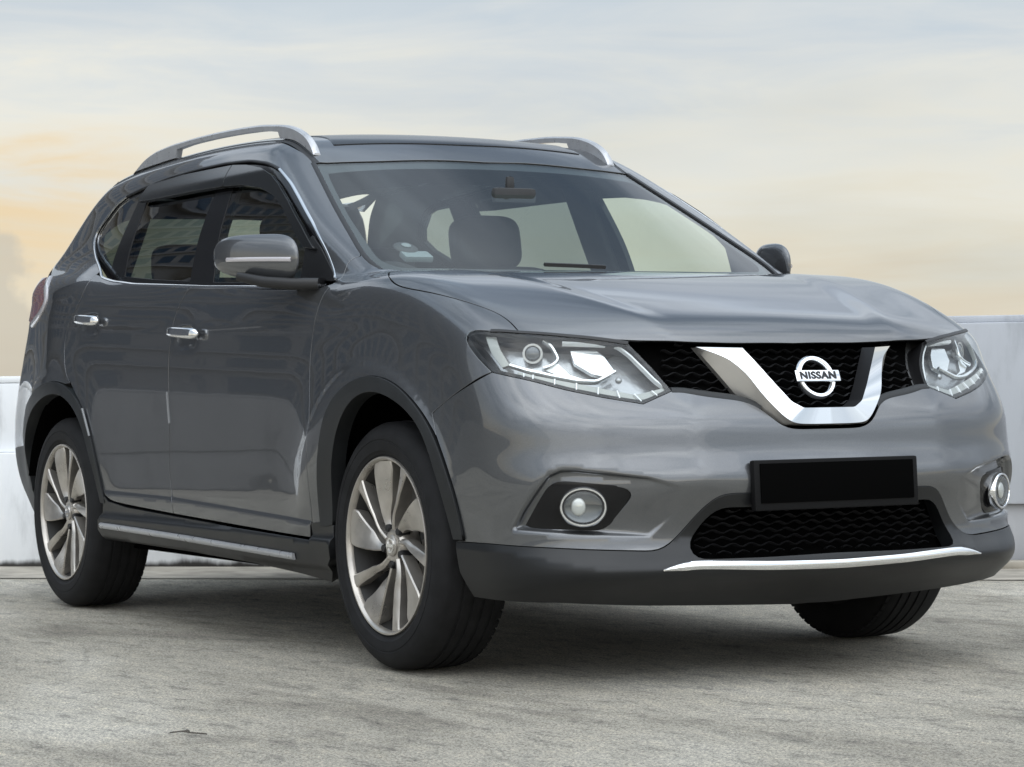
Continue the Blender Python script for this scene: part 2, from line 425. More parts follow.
    return o
def strip(name, pts, Fn, mat, parent, w=.012, hgt=.005, off=0., smooth=8, h=.02, taper=0, lift=0):
    """a thin moulding lying on the body along a curve"""
    Q = resample(pts, h, smooth); Nn = grad(Fn, Q)
    for _ in range(4):
        g_ = np.stack([Fn(*(Q + e * .001).T) - Fn(*(Q - e * .001).T) for e in np.eye(3)], 1) / .002
        Q = Q - g_ * (Fn(*Q.T) / ((g_ * g_).sum(1) + 1e-9))[:, None]; Nn = grad(Fn, Q)
    mb = MB(); n = len(Q); pr = []
    for i in range(n):
        s_ = 1.0
        if taper: s_ = min(1, .25 + .75 * min(i, n - 1 - i) / max(1, taper))
        ww = w * s_
        pr.append([(-ww / 2, -.004), (-ww / 2, hgt * .4), (-ww / 4, hgt), (ww / 4, hgt), (ww / 2, hgt * .4), (ww / 2, -.004)])
    mb.tube(Q + Nn * off, pr, Nn); return mb.build(name, mat, parent, deg=50)
# ------------------------------------------------------------------ body shape: smooth tables for plan, section, bonnet, roof and glass
def spl(xk,yk):
    xk=np.array(xk,float); yk=np.array(yk,float); n=len(xk); h=np.diff(xk)
    A=np.zeros((n,n)); b=np.zeros(n); A[0,0]=A[-1,-1]=1
    for i in range(1,n-1):
        A[i,i-1],A[i,i],A[i,i+1]=h[i-1],2*(h[i-1]+h[i]),h[i]
        b[i]=6*((yk[i+1]-yk[i])/h[i]-(yk[i]-yk[i-1])/h[i-1])
    M=np.linalg.solve(A,b)
    def f(x):
        x=np.asarray(x,float); i=np.clip(np.searchsorted(xk,x)-1,0,n-2)
        t0=x-xk[i]; t1=xk[i+1]-x; hh=h[i]
        s=M[i]*t1**3/(6*hh)+M[i+1]*t0**3/(6*hh)+(yk[i]/hh-M[i]*hh/6)*t1+(yk[i+1]/hh-M[i+1]*hh/6)*t0
        lo=x<xk[0]; hi=x>xk[-1]
        sl0=(yk[1]-yk[0])/h[0]-M[1]*h[0]/6; sl1=(yk[-1]-yk[-2])/h[-1]+M[-2]*h[-1]/6
        return np.where(lo,yk[0]+sl0*(x-xk[0]),np.where(hi,yk[-1]+sl1*(x-xk[-1]),s))
    return f
def smax(a,b,k):
    h=np.clip(k-np.abs(a-b),0,None)/k
    return np.maximum(a,b)+h*h*h*k/6.0
def smin(a,b,k): return -smax(-a,-b,k)
def sstep(a,b,x):
    t=np.clip((x-a)/(b-a),0,1); return t*t*(3-2*t)
T=dict(
 Yp=([-3.75, -3.5, -3.25, -3.0, -2.7, -2.3, -1.8, -1.2, -0.6, -0.3, 0.0, 0.3, 0.5, 0.7, 0.9, 1.05],[0.6466, 0.7803, 0.8178, 0.8567, 0.8935, 0.8997, 0.8932, 0.8888, 0.8906, 0.8925, 0.8965, 0.8836, 0.8711, 0.8493, 0.7635, 0.636]),
 D=([0.15,0.3,0.4,0.5,0.6,0.7,0.8,0.9,1.0,1.1,1.2,1.3],[.0614,.0240,.0125,.0055,.0015,0.,.0012,.0060,.0165,.0302,.0577,.1031]),
 X0=([0.15, 0.25, 0.3, 0.36, 0.45, 0.55, 0.62, 0.7, 0.8, 0.88, 0.94, 1.05],[0.8653, 0.9131, 0.9782, 0.9683, 0.9709, 0.9942, 0.9712, 0.9516, 0.8733, 0.8276, 0.8365, 0.7745]),
 A=([0.2, 0.35, 0.5, 0.75, 0.94],[0.2487, 0.2758, 0.3058, 0.2965, 0.2373]),
 ZC=([-0.5, -0.3, 0.0, 0.2, 0.4, 0.6, 0.75, 0.86, 1.0],[1.1608, 1.1545, 1.1416, 1.1143, 1.0714, 1.0185, 0.9677, 0.9138, 0.8167]),
 B=([-0.3, 0.2, 0.7],[0.0305, 0.0102, 0.0692]),
 C=([-0.3, 0.2, 0.7],[-0.0027, 0.0373, 0.1518]),
 RC=([-3.5, -3.2, -2.8, -2.4, -2.0, -1.6, -1.3, -1.0, -0.8],[1.5529, 1.6163, 1.6739, 1.6948, 1.6996, 1.6865, 1.6615, 1.6048, 1.5262]),
 RB=([-3.2, -1.6, -0.9],[0.12, 0.1074, 0.0384]),
 YG=([-3.5, -3.0, -2.5, -2.0, -1.3, -0.6, -0.3],[0.6977, 0.7714, 0.8179, 0.8433, 0.8613, 0.8339, 0.7997]),
 GT=([1.0, 1.15, 1.3, 1.45, 1.6, 1.7],[-0.0216, 0.0251, 0.0622, 0.1239, 0.1968, 0.2629]),
 WS=([-0.35, 1.0],[0.0, 0.0]),
 XR=([0.2, 0.35, 0.5, 0.7, 0.9, 1.1, 1.25, 1.4, 1.55],[-3.3324, -3.4459, -3.615, -3.6034, -3.4737, -3.382, -3.3335, -3.2164, -3.0261]),
)
WSP={'x0': -0.0432, 'z0': 1.1, 's': 0.4999, 'c': 0.2631}
class Shape:
    def __init__(s,T=T,W=WSP):
        s.T=T; s.W=W; s.f={k:spl(*v) for k,v in T.items()}
    def ys(s,x,z):
        f=s.f
        zz=z-.035*np.clip(-x-.6,-.2,2.2)
        y=f['Yp'](x)-f['D'](zz)
        for xc in (0,-2.705):
            r=np.hypot(x-xc,z-.36)
            y=y+.022*np.exp(-((r-.42)/.13)**2)*sstep(.25,.6,z)
            y=y+.006*sstep(.525,.49,r)*sstep(.42,.6,z)
        w=sstep(-.35,-.7,x)*sstep(-2.3,-1.9,x)
        y=y-.000*w*np.exp(-((z-(.60-.04*(x+1.3)))/.085)**2)+.002*w*np.exp(-((z-.445)/.05)**2)
        y=y+.002*np.exp(-((zz-1.0)/.035)**2)*sstep(.1,-.3,x)
        return y
    def side(s,x,y,z): return np.abs(y)-s.ys(x,z)
    def front(s,x,y,z):
        f=s.f; a=np.abs(y)-.405
        cr=.012*np.exp(-np.sqrt(a*a+.032**2)/.09)*sstep(.47,.56,z)*sstep(.80,.70,z)
        return (x-(f['X0'](z)-f['A'](z)*np.abs(y)**2.4)-cr)*.92
    def hood(s,x,y):
        f=s.f; 
        yr=np.interp(x,[-.25,.2,.85],[.60,.54,.34]); q=np.abs(y)-yr; w=.07
        q=np.where(q>0,q*q/(q+w),0)
        b=sstep(-.65,-.3,x); xx=np.maximum(x,-.3)
        rd=.006*sstep(yr+.035,yr-.075,np.abs(y))*b*sstep(.86,.55,x)
        return f['ZC'](x)-rd-b*(f['B'](xx)*y*y+f['C'](xx)*q)
    def rear(s,x,y,z):
        return (s.f['XR'](z)+.16*np.abs(y)**2.4-x)*.9
    def lower(s,x,y,z):
        a=smax(s.side(x,y,z),s.front(x,y,z),.22)
        a=smax(a,s.rear(x,y,z),.2)
        return smax(a,(z-s.hood(x,y))*.97,.16)
    def roof(s,x,y): return s.f['RC'](x)-s.f['RB'](x)*y*y
    def glass(s,x,y,z): return (np.abs(y)-s.f['YG'](x)+s.f['GT'](z))*.9
    def wind(s,x,y,z):
        w=s.W; return (x-(w['x0']-(z-w['z0'])/w['s']-w['c']*y*y))*.48
    def upper(s,x,y,z):
        a=smax(s.glass(x,y,z),(z-s.roof(x,y))*.97,.14)
        a=smax(a,s.wind(x,y,z),.05)
        return smax(a,s.rear(x,y,z),.12)
    def body(s,x,y,z): return smin(s.lower(x,y,z),np.maximum(s.upper(x,y,z),1.0-z),.012+(.05+.12*sstep(-2.15,-2.6,x))*sstep(1.09,1.20,z))

# feature lines of the body in car coordinates (metres; x forward, y to the left, z up)
CURVES = {
 'hood_side': [(-0.01,-0.822,1.115),(0.047,-0.842,1.095),(0.093,-0.847,1.083),(0.17,-0.843,1.072),(0.261,-0.829,1.059),(0.332,-0.812,1.046),(0.402,-0.789,1.028),(0.453,-0.769,1.013),(0.497,-0.751,0.999),(0.54,-0.745,0.981),(0.582,-0.745,0.96),(0.61,-0.748,0.942)],
 'hood_front': [(0.61,-0.748,0.942),(0.673,-0.66,0.93),(0.721,-0.567,0.921),(0.759,-0.469,0.913),(0.785,-0.363,0.909),(0.802,-0.217,0.905),(0.805,-0.174,0.905),(0.809,-0.016,0.905),(0.805,0.152,0.906),(0.788,0.333,0.91),(0.754,0.464,0.922),(0.699,0.595,0.931)],
 'apillar_cut': [(-0.374,-0.734,1.195),(-0.367,-0.772,1.172),(-0.388,-0.789,1.149),(-0.35,-0.822,1.116)],
 'door_mid': [(-1.44,-0.85,1.133),(-1.471,-0.863,1.099),(-1.506,-0.874,1.041),(-1.526,-0.88,0.983),(-1.534,-0.887,0.901),(-1.53,-0.89,0.818),(-1.52,-0.89,0.7),(-1.534,-0.888,0.606),(-1.545,-0.883,0.487),(-1.515,-0.879,0.429),(-1.521,-0.874,0.385)],
 'door_rear': [(-2.399,-0.8,1.227),(-2.405,-0.871,1.139),(-2.474,-0.885,1.077),(-2.536,-0.89,1.021),(-2.539,-0.897,0.956),(-2.509,-0.905,0.891),(-2.475,-0.91,0.844),(-2.436,-0.909,0.832)],
 'door_bottom': [(-0.427,-0.88,0.354),(-0.631,-0.875,0.358),(-1.014,-0.873,0.369),(-1.53,-0.874,0.384),(-1.925,-0.879,0.401),(-2.12,-0.884,0.412)],
 'arch_f_out': [(0.505,-0.863,0.388),(0.499,-0.872,0.453),(0.486,-0.88,0.515),(0.453,-0.889,0.592),(0.404,-0.894,0.668),(0.353,-0.898,0.721),(0.288,-0.904,0.767),(0.219,-0.909,0.803),(0.148,-0.913,0.825),(0.073,-0.916,0.835),(-0.004,-0.919,0.831),(-0.103,-0.921,0.805),(-0.182,-0.921,0.768),(-0.236,-0.921,0.723),(-0.279,-0.919,0.631),(-0.311,-0.91,0.539),(-0.337,-0.895,0.453),(-0.342,-0.885,0.391)],
 'arch_f_in': [(0.459,-0.867,0.387),(0.446,-0.879,0.451),(0.431,-0.894,0.535),(0.388,-0.902,0.626),(0.336,-0.906,0.696),(0.269,-0.911,0.739),(0.2,-0.915,0.767),(0.127,-0.919,0.786),(0.051,-0.922,0.79),(-0.03,-0.924,0.772),(-0.102,-0.923,0.731),(-0.168,-0.917,0.663),(-0.215,-0.908,0.579)],
 'arch_r_out': [(-2.158,-0.89,0.444),(-2.173,-0.896,0.504),(-2.225,-0.904,0.634),(-2.306,-0.908,0.737),(-2.38,-0.91,0.789),(-2.481,-0.913,0.828),(-2.565,-0.919,0.841),(-2.664,-0.919,0.836),(-2.814,-0.909,0.81),(-2.981,-0.883,0.756),(-3.195,-0.827,0.694)],
 'arch_r_in': [(-2.196,-0.893,0.448),(-2.207,-0.9,0.504),(-2.273,-0.911,0.643),(-2.34,-0.915,0.718),(-2.409,-0.92,0.765),(-2.493,-0.925,0.79),(-2.589,-0.926,0.793),(-2.705,-0.921,0.776),(-2.856,-0.905,0.736),(-2.981,-0.886,0.676),(-3.055,-0.871,0.594)],
 'bumper_cut': [(0.606,-0.836,0.834),(0.553,-0.861,0.807),(0.486,-0.872,0.784),(0.425,-0.88,0.759),(0.376,-0.89,0.728)],
 'headlight': [(0.493,-0.852,0.929),(0.499,-0.839,0.949),(0.558,-0.806,0.946),(0.611,-0.75,0.941),(0.681,-0.643,0.93),(0.753,-0.498,0.908),(0.793,-0.452,0.846),(0.853,-0.426,0.781),(0.859,-0.519,0.748),(0.815,-0.608,0.765),(0.762,-0.692,0.786),(0.694,-0.769,0.814),(0.611,-0.833,0.836),(0.551,-0.849,0.881)],
 'grille_low': [(0.853,-0.426,0.781),(0.852,-0.421,0.783),(0.882,-0.344,0.766),(0.91,-0.223,0.751),(0.929,-0.19,0.729),(0.954,-0.151,0.686),(0.958,-0.126,0.675),(0.96,0.027,0.675),(0.957,0.142,0.678),(0.941,0.194,0.711),(0.907,0.236,0.753),(0.879,0.328,0.771),(0.847,0.426,0.787)],
 'paint_low': [(0.461,-0.867,0.384),(0.624,-0.847,0.384),(0.783,-0.766,0.378),(0.87,-0.63,0.37),(0.897,-0.559,0.367),(0.91,-0.514,0.364),(0.914,-0.486,0.376),(0.919,-0.45,0.407),(0.936,-0.414,0.452),(0.956,-0.38,0.49),(0.967,-0.356,0.508),(0.973,-0.322,0.511),(0.979,-0.271,0.51),(0.977,0.289,0.51),(0.967,0.348,0.506),(0.954,0.393,0.492),(0.932,0.436,0.455),(0.912,0.486,0.384),(0.913,0.507,0.362),(0.898,0.559,0.363),(0.791,0.757,0.379)],
 'valance_low': [(0.461,-0.867,0.384),(0.46,-0.852,0.303),(0.487,-0.841,0.258),(0.475,-0.828,0.203),(0.631,-0.808,0.209),(0.656,-0.807,0.231),(0.762,-0.718,0.23),(0.829,-0.519,0.216),(0.863,-0.307,0.208),(0.873,-0.041,0.198),(0.873,0.127,0.203),(0.866,0.303,0.214),(0.85,0.446,0.223),(0.825,0.6,0.238)],
 'strip': [(0.933,-0.518,0.317),(0.947,-0.446,0.333),(0.98,-0.227,0.328),(0.988,0.012,0.325),(0.988,-0.038,0.327),(0.98,0.216,0.331),(0.942,0.469,0.331),(0.934,0.516,0.32),(0.938,0.498,0.313),(0.982,0.214,0.316),(0.988,-0.039,0.311),(0.987,0.013,0.306),(0.979,-0.227,0.306),(0.936,-0.508,0.312)],
 'fog': [(0.731,-0.809,0.436),(0.79,-0.778,0.53),(0.802,-0.766,0.544),(0.819,-0.747,0.547),(0.895,-0.621,0.533),(0.905,-0.597,0.528),(0.907,-0.585,0.511),(0.886,-0.609,0.473),(0.866,-0.635,0.438),(0.854,-0.657,0.423),(0.833,-0.697,0.426),(0.743,-0.801,0.431)],
 'ws_top': [(-0.99,-0.597,1.527),(-0.982,-0.548,1.53),(-0.956,-0.385,1.537),(-0.945,-0.161,1.547),(-0.944,0.062,1.55),(-0.967,0.263,1.552),(-1.0,0.476,1.548),(-1.033,0.623,1.543)],
 'hl_far': [(0.743,0.525,0.911),(0.847,0.426,0.787),(0.851,0.474,0.77),(0.85,0.543,0.75),(0.799,0.629,0.774),(0.723,0.728,0.81),(0.675,0.779,0.83)],
 'hl_blade1': [(0.572,-0.81,0.934),(0.62,-0.763,0.929),(0.655,-0.721,0.92),(0.681,-0.702,0.901),(0.705,-0.691,0.865),(0.704,-0.712,0.849),(0.696,-0.735,0.843)],
 'hl_blade2': [(0.638,-0.804,0.853),(0.675,-0.773,0.838),(0.719,-0.721,0.822),(0.756,-0.665,0.808),(0.777,-0.615,0.805),(0.777,-0.581,0.82),(0.775,-0.555,0.832)],
 'hl_guide': [(0.689,-0.671,0.909),(0.714,-0.616,0.906),(0.746,-0.533,0.901),(0.766,-0.502,0.874),(0.793,-0.476,0.837),(0.825,-0.457,0.803),(0.846,-0.439,0.785)],
 'hl_refl': [(0.707,-0.659,0.89),(0.73,-0.594,0.893),(0.746,-0.572,0.872),(0.77,-0.557,0.838),(0.772,-0.589,0.822),(0.757,-0.619,0.829),(0.725,-0.654,0.856)],
 'hl_refl2': [(0.695,-0.738,0.843),(0.707,-0.698,0.857),(0.737,-0.677,0.826),(0.759,-0.644,0.814),(0.73,-0.696,0.823)],
 'hl_tray': [(0.663,-0.789,0.835),(0.717,-0.728,0.818),(0.789,-0.616,0.791),(0.836,-0.528,0.771),(0.842,-0.437,0.789),(0.851,-0.431,0.781),(0.856,-0.517,0.752),(0.812,-0.607,0.768),(0.759,-0.691,0.79),(0.693,-0.768,0.817),(0.668,-0.792,0.825)],
 'hl_tray_lo': [(0.668,-0.792,0.825),(0.693,-0.768,0.817),(0.759,-0.691,0.79),(0.812,-0.607,0.768),(0.856,-0.517,0.752),(0.851,-0.431,0.781)],
 'hl_tray_hi': [(0.663,-0.789,0.835),(0.687,-0.764,0.828),(0.748,-0.684,0.807),(0.799,-0.598,0.787),(0.836,-0.528,0.771),(0.843,-0.437,0.788)],
 'hl_side': [(0.548,-0.827,0.935),(0.574,-0.811,0.932),(0.607,-0.814,0.893),(0.638,-0.804,0.855),(0.626,-0.818,0.849),(0.591,-0.829,0.883)],
 'hl_proj': [(0.661,-0.756,0.884)],
 'hl_amber': [(0.793,-0.556,0.809)],
 'ws_side': [(-0.989,-0.597,1.526),(-0.868,-0.624,1.461),(-0.708,-0.66,1.375),(-0.567,-0.688,1.299),(-0.487,-0.702,1.256),(-0.45,-0.71,1.236),(-0.4,-0.719,1.209),(-0.336,-0.725,1.175),(-0.275,-0.715,1.148)],
 'door_front': [(-0.361,-0.817,1.11),(-0.378,-0.842,1.085),(-0.388,-0.868,1.03),(-0.405,-0.88,0.96),(-0.412,-0.885,0.893),(-0.4,-0.897,0.779),(-0.38,-0.912,0.675),(-0.378,-0.91,0.55),(-0.398,-0.894,0.423),(-0.421,-0.882,0.357)],
 'belt': [(-0.361,-0.817,1.11),(-0.46,-0.845,1.094),(-1.072,-0.844,1.123),(-1.445,-0.848,1.142),(-1.86,-0.839,1.168),(-2.058,-0.837,1.181),(-2.187,-0.831,1.195),(-2.31,-0.81,1.212),(-2.399,-0.8,1.227)],
 'dlo': [(-0.4,-0.803,1.108),(-0.751,-0.838,1.119),(-1.281,-0.845,1.14),(-1.965,-0.817,1.177),(-2.187,-0.802,1.198),(-2.399,-0.785,1.23),(-2.47,-0.77,1.257),(-2.554,-0.754,1.291),(-2.64,-0.732,1.33),(-2.7,-0.712,1.365),(-2.722,-0.7,1.395),(-2.705,-0.69,1.425),(-2.669,-0.681,1.448),(-2.591,-0.663,1.502),(-2.5,-0.66,1.526),(-2.325,-0.66,1.543),(-2.057,-0.66,1.56),(-1.791,-0.667,1.567),(-1.52,-0.674,1.567),(-1.3,-0.68,1.556),(-1.137,-0.693,1.537),(-1.026,-0.702,1.509),(-0.904,-0.716,1.455),(-0.782,-0.739,1.39),(-0.64,-0.766,1.311),(-0.528,-0.787,1.235),(-0.438,-0.799,1.16),(-0.385,-0.806,1.115)],
}
# ------------------------------------------------------------------ the car
S = Shape()
def fl(P): return [(x, -y, z) for x, y, z in P]
def drop(xy, Fn=None, d=(0, 0, 1.)):
    """points (x, y) put on the surface from above"""
    D = Planar(d); P = np.array([(x, y, 1.2) for x, y in xy]); return surf(Fn or S.body, D, D.to2(P), .2, 2.2, 200)
def onside(xz, Fn, off=0.):
    D = Planar((0, -1, 0)); P = np.array([(x, -.9, z) for x, z in xz])
    return surf((lambda x, y, z: Fn(x, y, z) - off), D, D.to2(P), .3, 1.2, 120)
DS, DT, DH, DR, DW = Planar((0, -1, .15)), Planar((0, -.8, .6)), Planar((.3, 0, .95)), Planar((0, 0, 1)), Planar((.6, 0, .8))
DF, DB = Cyl(0.0), Cyl(-2.6, -1)
def sdf_poly(px_, pz_, poly):
    ins = inside(np.stack([px_.ravel(), pz_.ravel()], 1), [poly]).reshape(px_.shape)
    best = np.full(px_.shape, 1e9)
    for a, b in zip(poly, np.roll(poly, -1, 0)):
        ab = b - a; l2 = ab @ ab + 1e-12
        t = np.clip(((px_ - a[0]) * ab[0] + (pz_ - a[1]) * ab[1]) / l2, 0, 1)
        best = np.minimum(best, np.hypot(px_ - a[0] - t * ab[0], pz_ - a[1] - t * ab[1]))
    return np.where(ins, best, -best)
POCKET = np.array([(math.atan2(y, x) * .9, z) for x, y, z in [(.69, .828, .421), (.722, .818, .471), (.765, .797, .530), (.785, .775, .568), (.811, .749, .583), (.834, .718, .584), (.923, .542, .561), (.956, .442, .530), (.93, .46, .46), (.903, .532, .398), (.825, .715, .409)]])
def bumper_f(x, y, z):
    v = S.lower(x, y, z); a = np.abs(y)
    d = sdf_poly(np.arctan2(a, x) * .9, z, POCKET)
    return v + .030 * sstep(0, .014, d) * sstep(.44, .68, a)
def front_line(lst, h=.012):
    """(angle * .9, z) polyline -> points usable as crease lines of front panels"""
    q = np.array(lst, float); dd_ = np.r_[0, np.cumsum(np.hypot(*np.diff(q, axis=0).T))]; t = np.linspace(0, dd_[-1], int(dd_[-1] / h) + 2)
    s_, z_ = np.interp(t, dd_, q[:, 0]), np.interp(t, dd_, q[:, 1]); return np.stack([np.cos(s_ / .9), np.sin(s_ / .9), z_], 1)
def poly_inset(P, g):
    return inset(P.copy(), g)
PK0 = np.concatenate([POCKET, POCKET[:1]]); pk1 = poly_inset(POCKET, .007); pk2 = poly_inset(POCKET, .014)
bump_creases = []
for q_ in (PK0, np.concatenate([pk1, pk1[:1]]), np.concatenate([pk2, pk2[:1]])):
    c_ = front_line(q_); bump_creases += [c_, c_ * np.array([1, -1, 1])]
def valance_f(x, y, z):
    a = np.abs(y); zc = np.interp(a, [.45, .52, .64, .85], [.345, .322, .314, .364]); zp = zc + np.interp(a, [.5, .64, .85], [.05, .062, .02])
    return S.lower(x, y, z) - .002 - (.018 - .012 * sstep(.62, .82, a)) * np.clip((zp - z) / (zp - zc), 0, 1) * sstep(.19, .30, z) + .012 * sstep(.27, .19, z)
CUPS = [(-1.405, .972), (-2.295, 1.040)]
def door_f(x, y, z):
    v = S.body(x, y, z)
    for cx, cz in CUPS: v = v + .015 * np.exp(-(((x - cx) / .078) ** 4 + ((z - cz) / .036) ** 4))
    zc = np.interp(x, [-2.174, -1.5, -.4], [.443, .437, .401])
    return v - .007 * sstep(zc + .006, zc - .006, z)
door_creases = [np.stack([np.linspace(-2.17, -.40, 120), np.full(120, -.88), np.interp(np.linspace(-2.17, -.40, 120), [-2.174, -1.5, -.4], [.443, .437, .401]) + dz], 1) for dz in (-.0065, 0, .0065)]
def sill_f(x, y, z):
    return S.lower(x, y, z) - np.interp(z, [.20, .262, .278, .347, .366, .42], [-.012, .004, .024, .026, .006, .006])

car = thing('sport_utility_vehicle', 'dark grey metallic SUV with silver roof rails parked on the concrete roof deck', 'car')
both = []          # parts that are mirrored to the far side: (name, object)
def P_(name, outline, dom, Fn, mat, parent=None, mirror=True, **kw):
    o = panel(name, outline, dom, Fn, M[mat], parent or car, **kw)
    if mirror: both.append((name, o))
    return o

# -- bonnet
hood_front = CURVES['hood_front'][:8] + [(CURVES['hood_front'][7][0], 0., CURVES['hood_front'][7][2])]
hood_rear = [(-.01, -.822), (-.10, -.775), (-.185, -.715), (-.225, -.655), (-.20, -.5), (-.15, -.3), (-.125, 0)]
rear3 = [CURVES['hood_side'][0]] + [tuple(p) for p in drop(hood_rear[1:], S.lower)]
ol = loop(seg('hood_side'), seg(hood_front), seg(fl(hood_front), rev=True), seg(fl(CURVES['hood_side']), rev=True), seg(fl(rear3)), seg(rear3, rev=True))
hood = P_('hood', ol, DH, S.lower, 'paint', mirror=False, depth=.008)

# -- front fenders
hl = CURVES['headlight']
ol = loop(seg('hood_side'), seg([hl[3], hl[2], hl[1], hl[0], hl[13], hl[12]], smooth=2), seg('bumper_cut'), seg('arch_f_out', a=4), [(-.375, -.89, .392)],
          seg(CURVES['door_front'], rev=True), seg('apillar_cut', rev=True), seg(CURVES['ws_side'], a=5), seg(rear3[:4], rev=True))
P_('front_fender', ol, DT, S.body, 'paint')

# -- doors
belt = CURVES['belt']
bsplit = 3
ol = loop(seg('door_front'), seg(CURVES['door_bottom'][:3] + [CURVES['door_mid'][-1]]), seg('door_mid', rev=True), seg(belt[:4], rev=True))
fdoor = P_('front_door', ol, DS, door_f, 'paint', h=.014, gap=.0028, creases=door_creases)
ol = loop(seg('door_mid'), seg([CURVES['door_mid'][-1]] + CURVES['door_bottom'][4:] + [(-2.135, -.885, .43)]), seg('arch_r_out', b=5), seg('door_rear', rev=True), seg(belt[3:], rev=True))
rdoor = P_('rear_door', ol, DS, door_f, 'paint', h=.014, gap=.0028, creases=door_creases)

# -- body side frame: A pillar, roof rail panel, rear quarter
dlo = CURVES['dlo']
roof_edge = [tuple(p) for p in drop([(x, -.592) for x in (-1.06, -1.3, -1.7, -2.1, -2.5, -2.8)], S.upper)]
dpil = [(-2.86, -.57, 1.60), (-3.0, -.60, 1.52), (-3.13, -.65, 1.39), (-3.19, -.69, 1.28)]
tail_front = [(-2.98, -.80, 1.245), (-2.87, -.845, 1.175), (-2.846, -.856, 1.14), (-2.929, -.855, 1.098), (-3.078, -.836, 1.065)]
ol = loop(seg('ws_side', rev=True, b=7), [(-1.01, -.592, 1.535)], seg(roof_edge), seg(dpil), seg(tail_front, smooth=3), [(-2.97, -.89, .92)], [(-2.925, -.904, .752)],
          seg('arch_r_out', rev=True, a=5, b=10), seg('door_rear', rev=True), seg(dlo[5:], smooth=5), seg('apillar_cut', rev=True))
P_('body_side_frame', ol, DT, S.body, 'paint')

# -- roof
wt_half = [(x, -abs(y), z) for x, y, z in CURVES['ws_top'][:4]] + [(-.932, 0., 1.548)]
rl = [(-.992, -.575)] + [(x, -.575) for x in (-1.3, -1.7, -2.1, -2.5, -2.85)]
roof_side = [tuple(p) for p in drop(rl, S.upper)]
roof_back = [tuple(p) for p in drop([(-2.86, -.575), (-2.98, -.4), (-3.03, 0)], S.upper)]
ol = loop(seg(roof_side, rev=True), seg(wt_half, a=1), seg(fl(wt_half), rev=True, b=4), seg(fl(roof_side)), seg(fl(roof_back)), seg(roof_back, rev=True))
roof = P_('roof', ol, DR, S.upper, 'paint', mirror=False)
sr = [tuple(p) for p in drop([(-1.10, -.47), (-1.07, 0.), (-1.10, .47)], S.upper)]
sr2 = [tuple(p) for p in drop([(-2.05, .47), (-2.06, 0.), (-2.05, -.47)], S.upper)]
panel('sunroof', loop(seg(sr), seg(sr2)), DR, S.upper, M['gloss_black'], roof, off=.003, depth=.006)
dl = [tuple(p) for p in drop([(x, -.583) for x in (-.99, -1.3, -1.7, -2.1, -2.5, -2.85)], S.upper)]
both.append(('roof_ditch_seal', strip('roof_ditch_seal', dl, S.upper, M['black'], car, w=.022, hgt=.002, off=-.003)))

# -- windscreen
wsl = [CURVES['ws_side'][i] for i in (0, 1, 2, 3, 4, 6, 7, 8)]
wsb = [tuple(p) for p in surf(S.wind, DW, DW.to2(np.array([(-.265, -.705, 1.135), (-.23, -.6, 1.13), (-.15, -.4, 1.12), (-.10, -.2, 1.115), (-.08, 0, 1.11)])), -1, 2.2, 300)]
ol = loop(seg(wsl), seg(wsb), seg(fl(wsb), rev=True), seg(fl(wsl), rev=True), seg(fl(wt_half)), seg(wt_half, rev=True))
ws = P_('windshield', ol, DW, S.upper, 'windshield', mirror=False, off=-.004, depth=.003, h=.03)
wil = [(-.92, -.575, 1.49), (-.90, -.583, 1.484), (-.783, -.610, 1.421), (-.62, -.646, 1.333), (-.477, -.667, 1.258), (-.36, -.684, 1.197), (-.318, -.68, 1.175), (-.280, -.645, 1.161)]
wib = [tuple(p) for p in surf(S.wind, DW, DW.to2(np.array([(-.268, -.62, 1.158), (-.20, -.4, 1.150), (-.165, -.2, 1.150), (-.15, 0, 1.150)])), -1, 2.2, 300)]
wit = [(-.915, -.54, 1.50), (-.905, -.38, 1.512), (-.885, -.16, 1.522), (-.88, 0, 1.525)]
inner = loop(seg(wil, smooth=4), seg(wib), seg(fl(wib), rev=True), seg(fl(wil), rev=True, smooth=4), seg(fl(wit)), seg(wit, rev=True))
panel('black_border', ol, DW, S.upper, M['frit'], ws, off=-.0075, depth=.001, holes=[inner], h=.03)
bl = [(-.783, -.610, 1.421), (-.786, -.471, 1.443), (-.785, -.243, 1.466), (-.765, 0, 1.463)]
shade = loop(seg(bl), seg(fl(bl), rev=True), seg(fl(wt_half)), seg(wt_half, rev=True))
panel('shade_band', shade, DW, S.upper, M['shade'], ws, off=-.011, depth=.0005, h=.03)

# -- side windows
sideglass = lambda x, y, z: S.upper(x, y, z)
front_pane = [(-.62, 1.130), (-.95, 1.139), (-1.285, 1.153), (-1.36, 1.47), (-1.37, 1.535), (-1.2, 1.528), (-1.05, 1.492), (-.92, 1.435), (-.80, 1.372), (-.70, 1.315), (-.635, 1.26)]
rear_pane = [(-1.495, 1.166), (-1.85, 1.186), (-2.195, 1.212), (-2.226, 1.46), (-2.23, 1.515), (-2.0, 1.532), (-1.75, 1.54), (-1.515, 1.54)]
qtr_pane = [(-2.375, 1.246), (-2.48, 1.280), (-2.56, 1.314), (-2.64, 1.352), (-2.685, 1.395), (-2.655, 1.437), (-2.575, 1.492), (-2.50, 1.510), (-2.33, 1.517)]
ol = loop(seg(dlo[:6], smooth=1), seg(dlo[5:], smooth=5))
holes = [loop(*[seg([a, b], smooth=0) for a, b in zip(onside(p, sideglass), np.roll(onside(p, sideglass), -1, 0))]) for p in (front_pane, rear_pane, qtr_pane)]
wframe = P_('window_frame', ol, DS, sideglass, 'gloss_black', off=-.008, holes=holes, depth=.02, gap=-.012, hole_gap=0.)
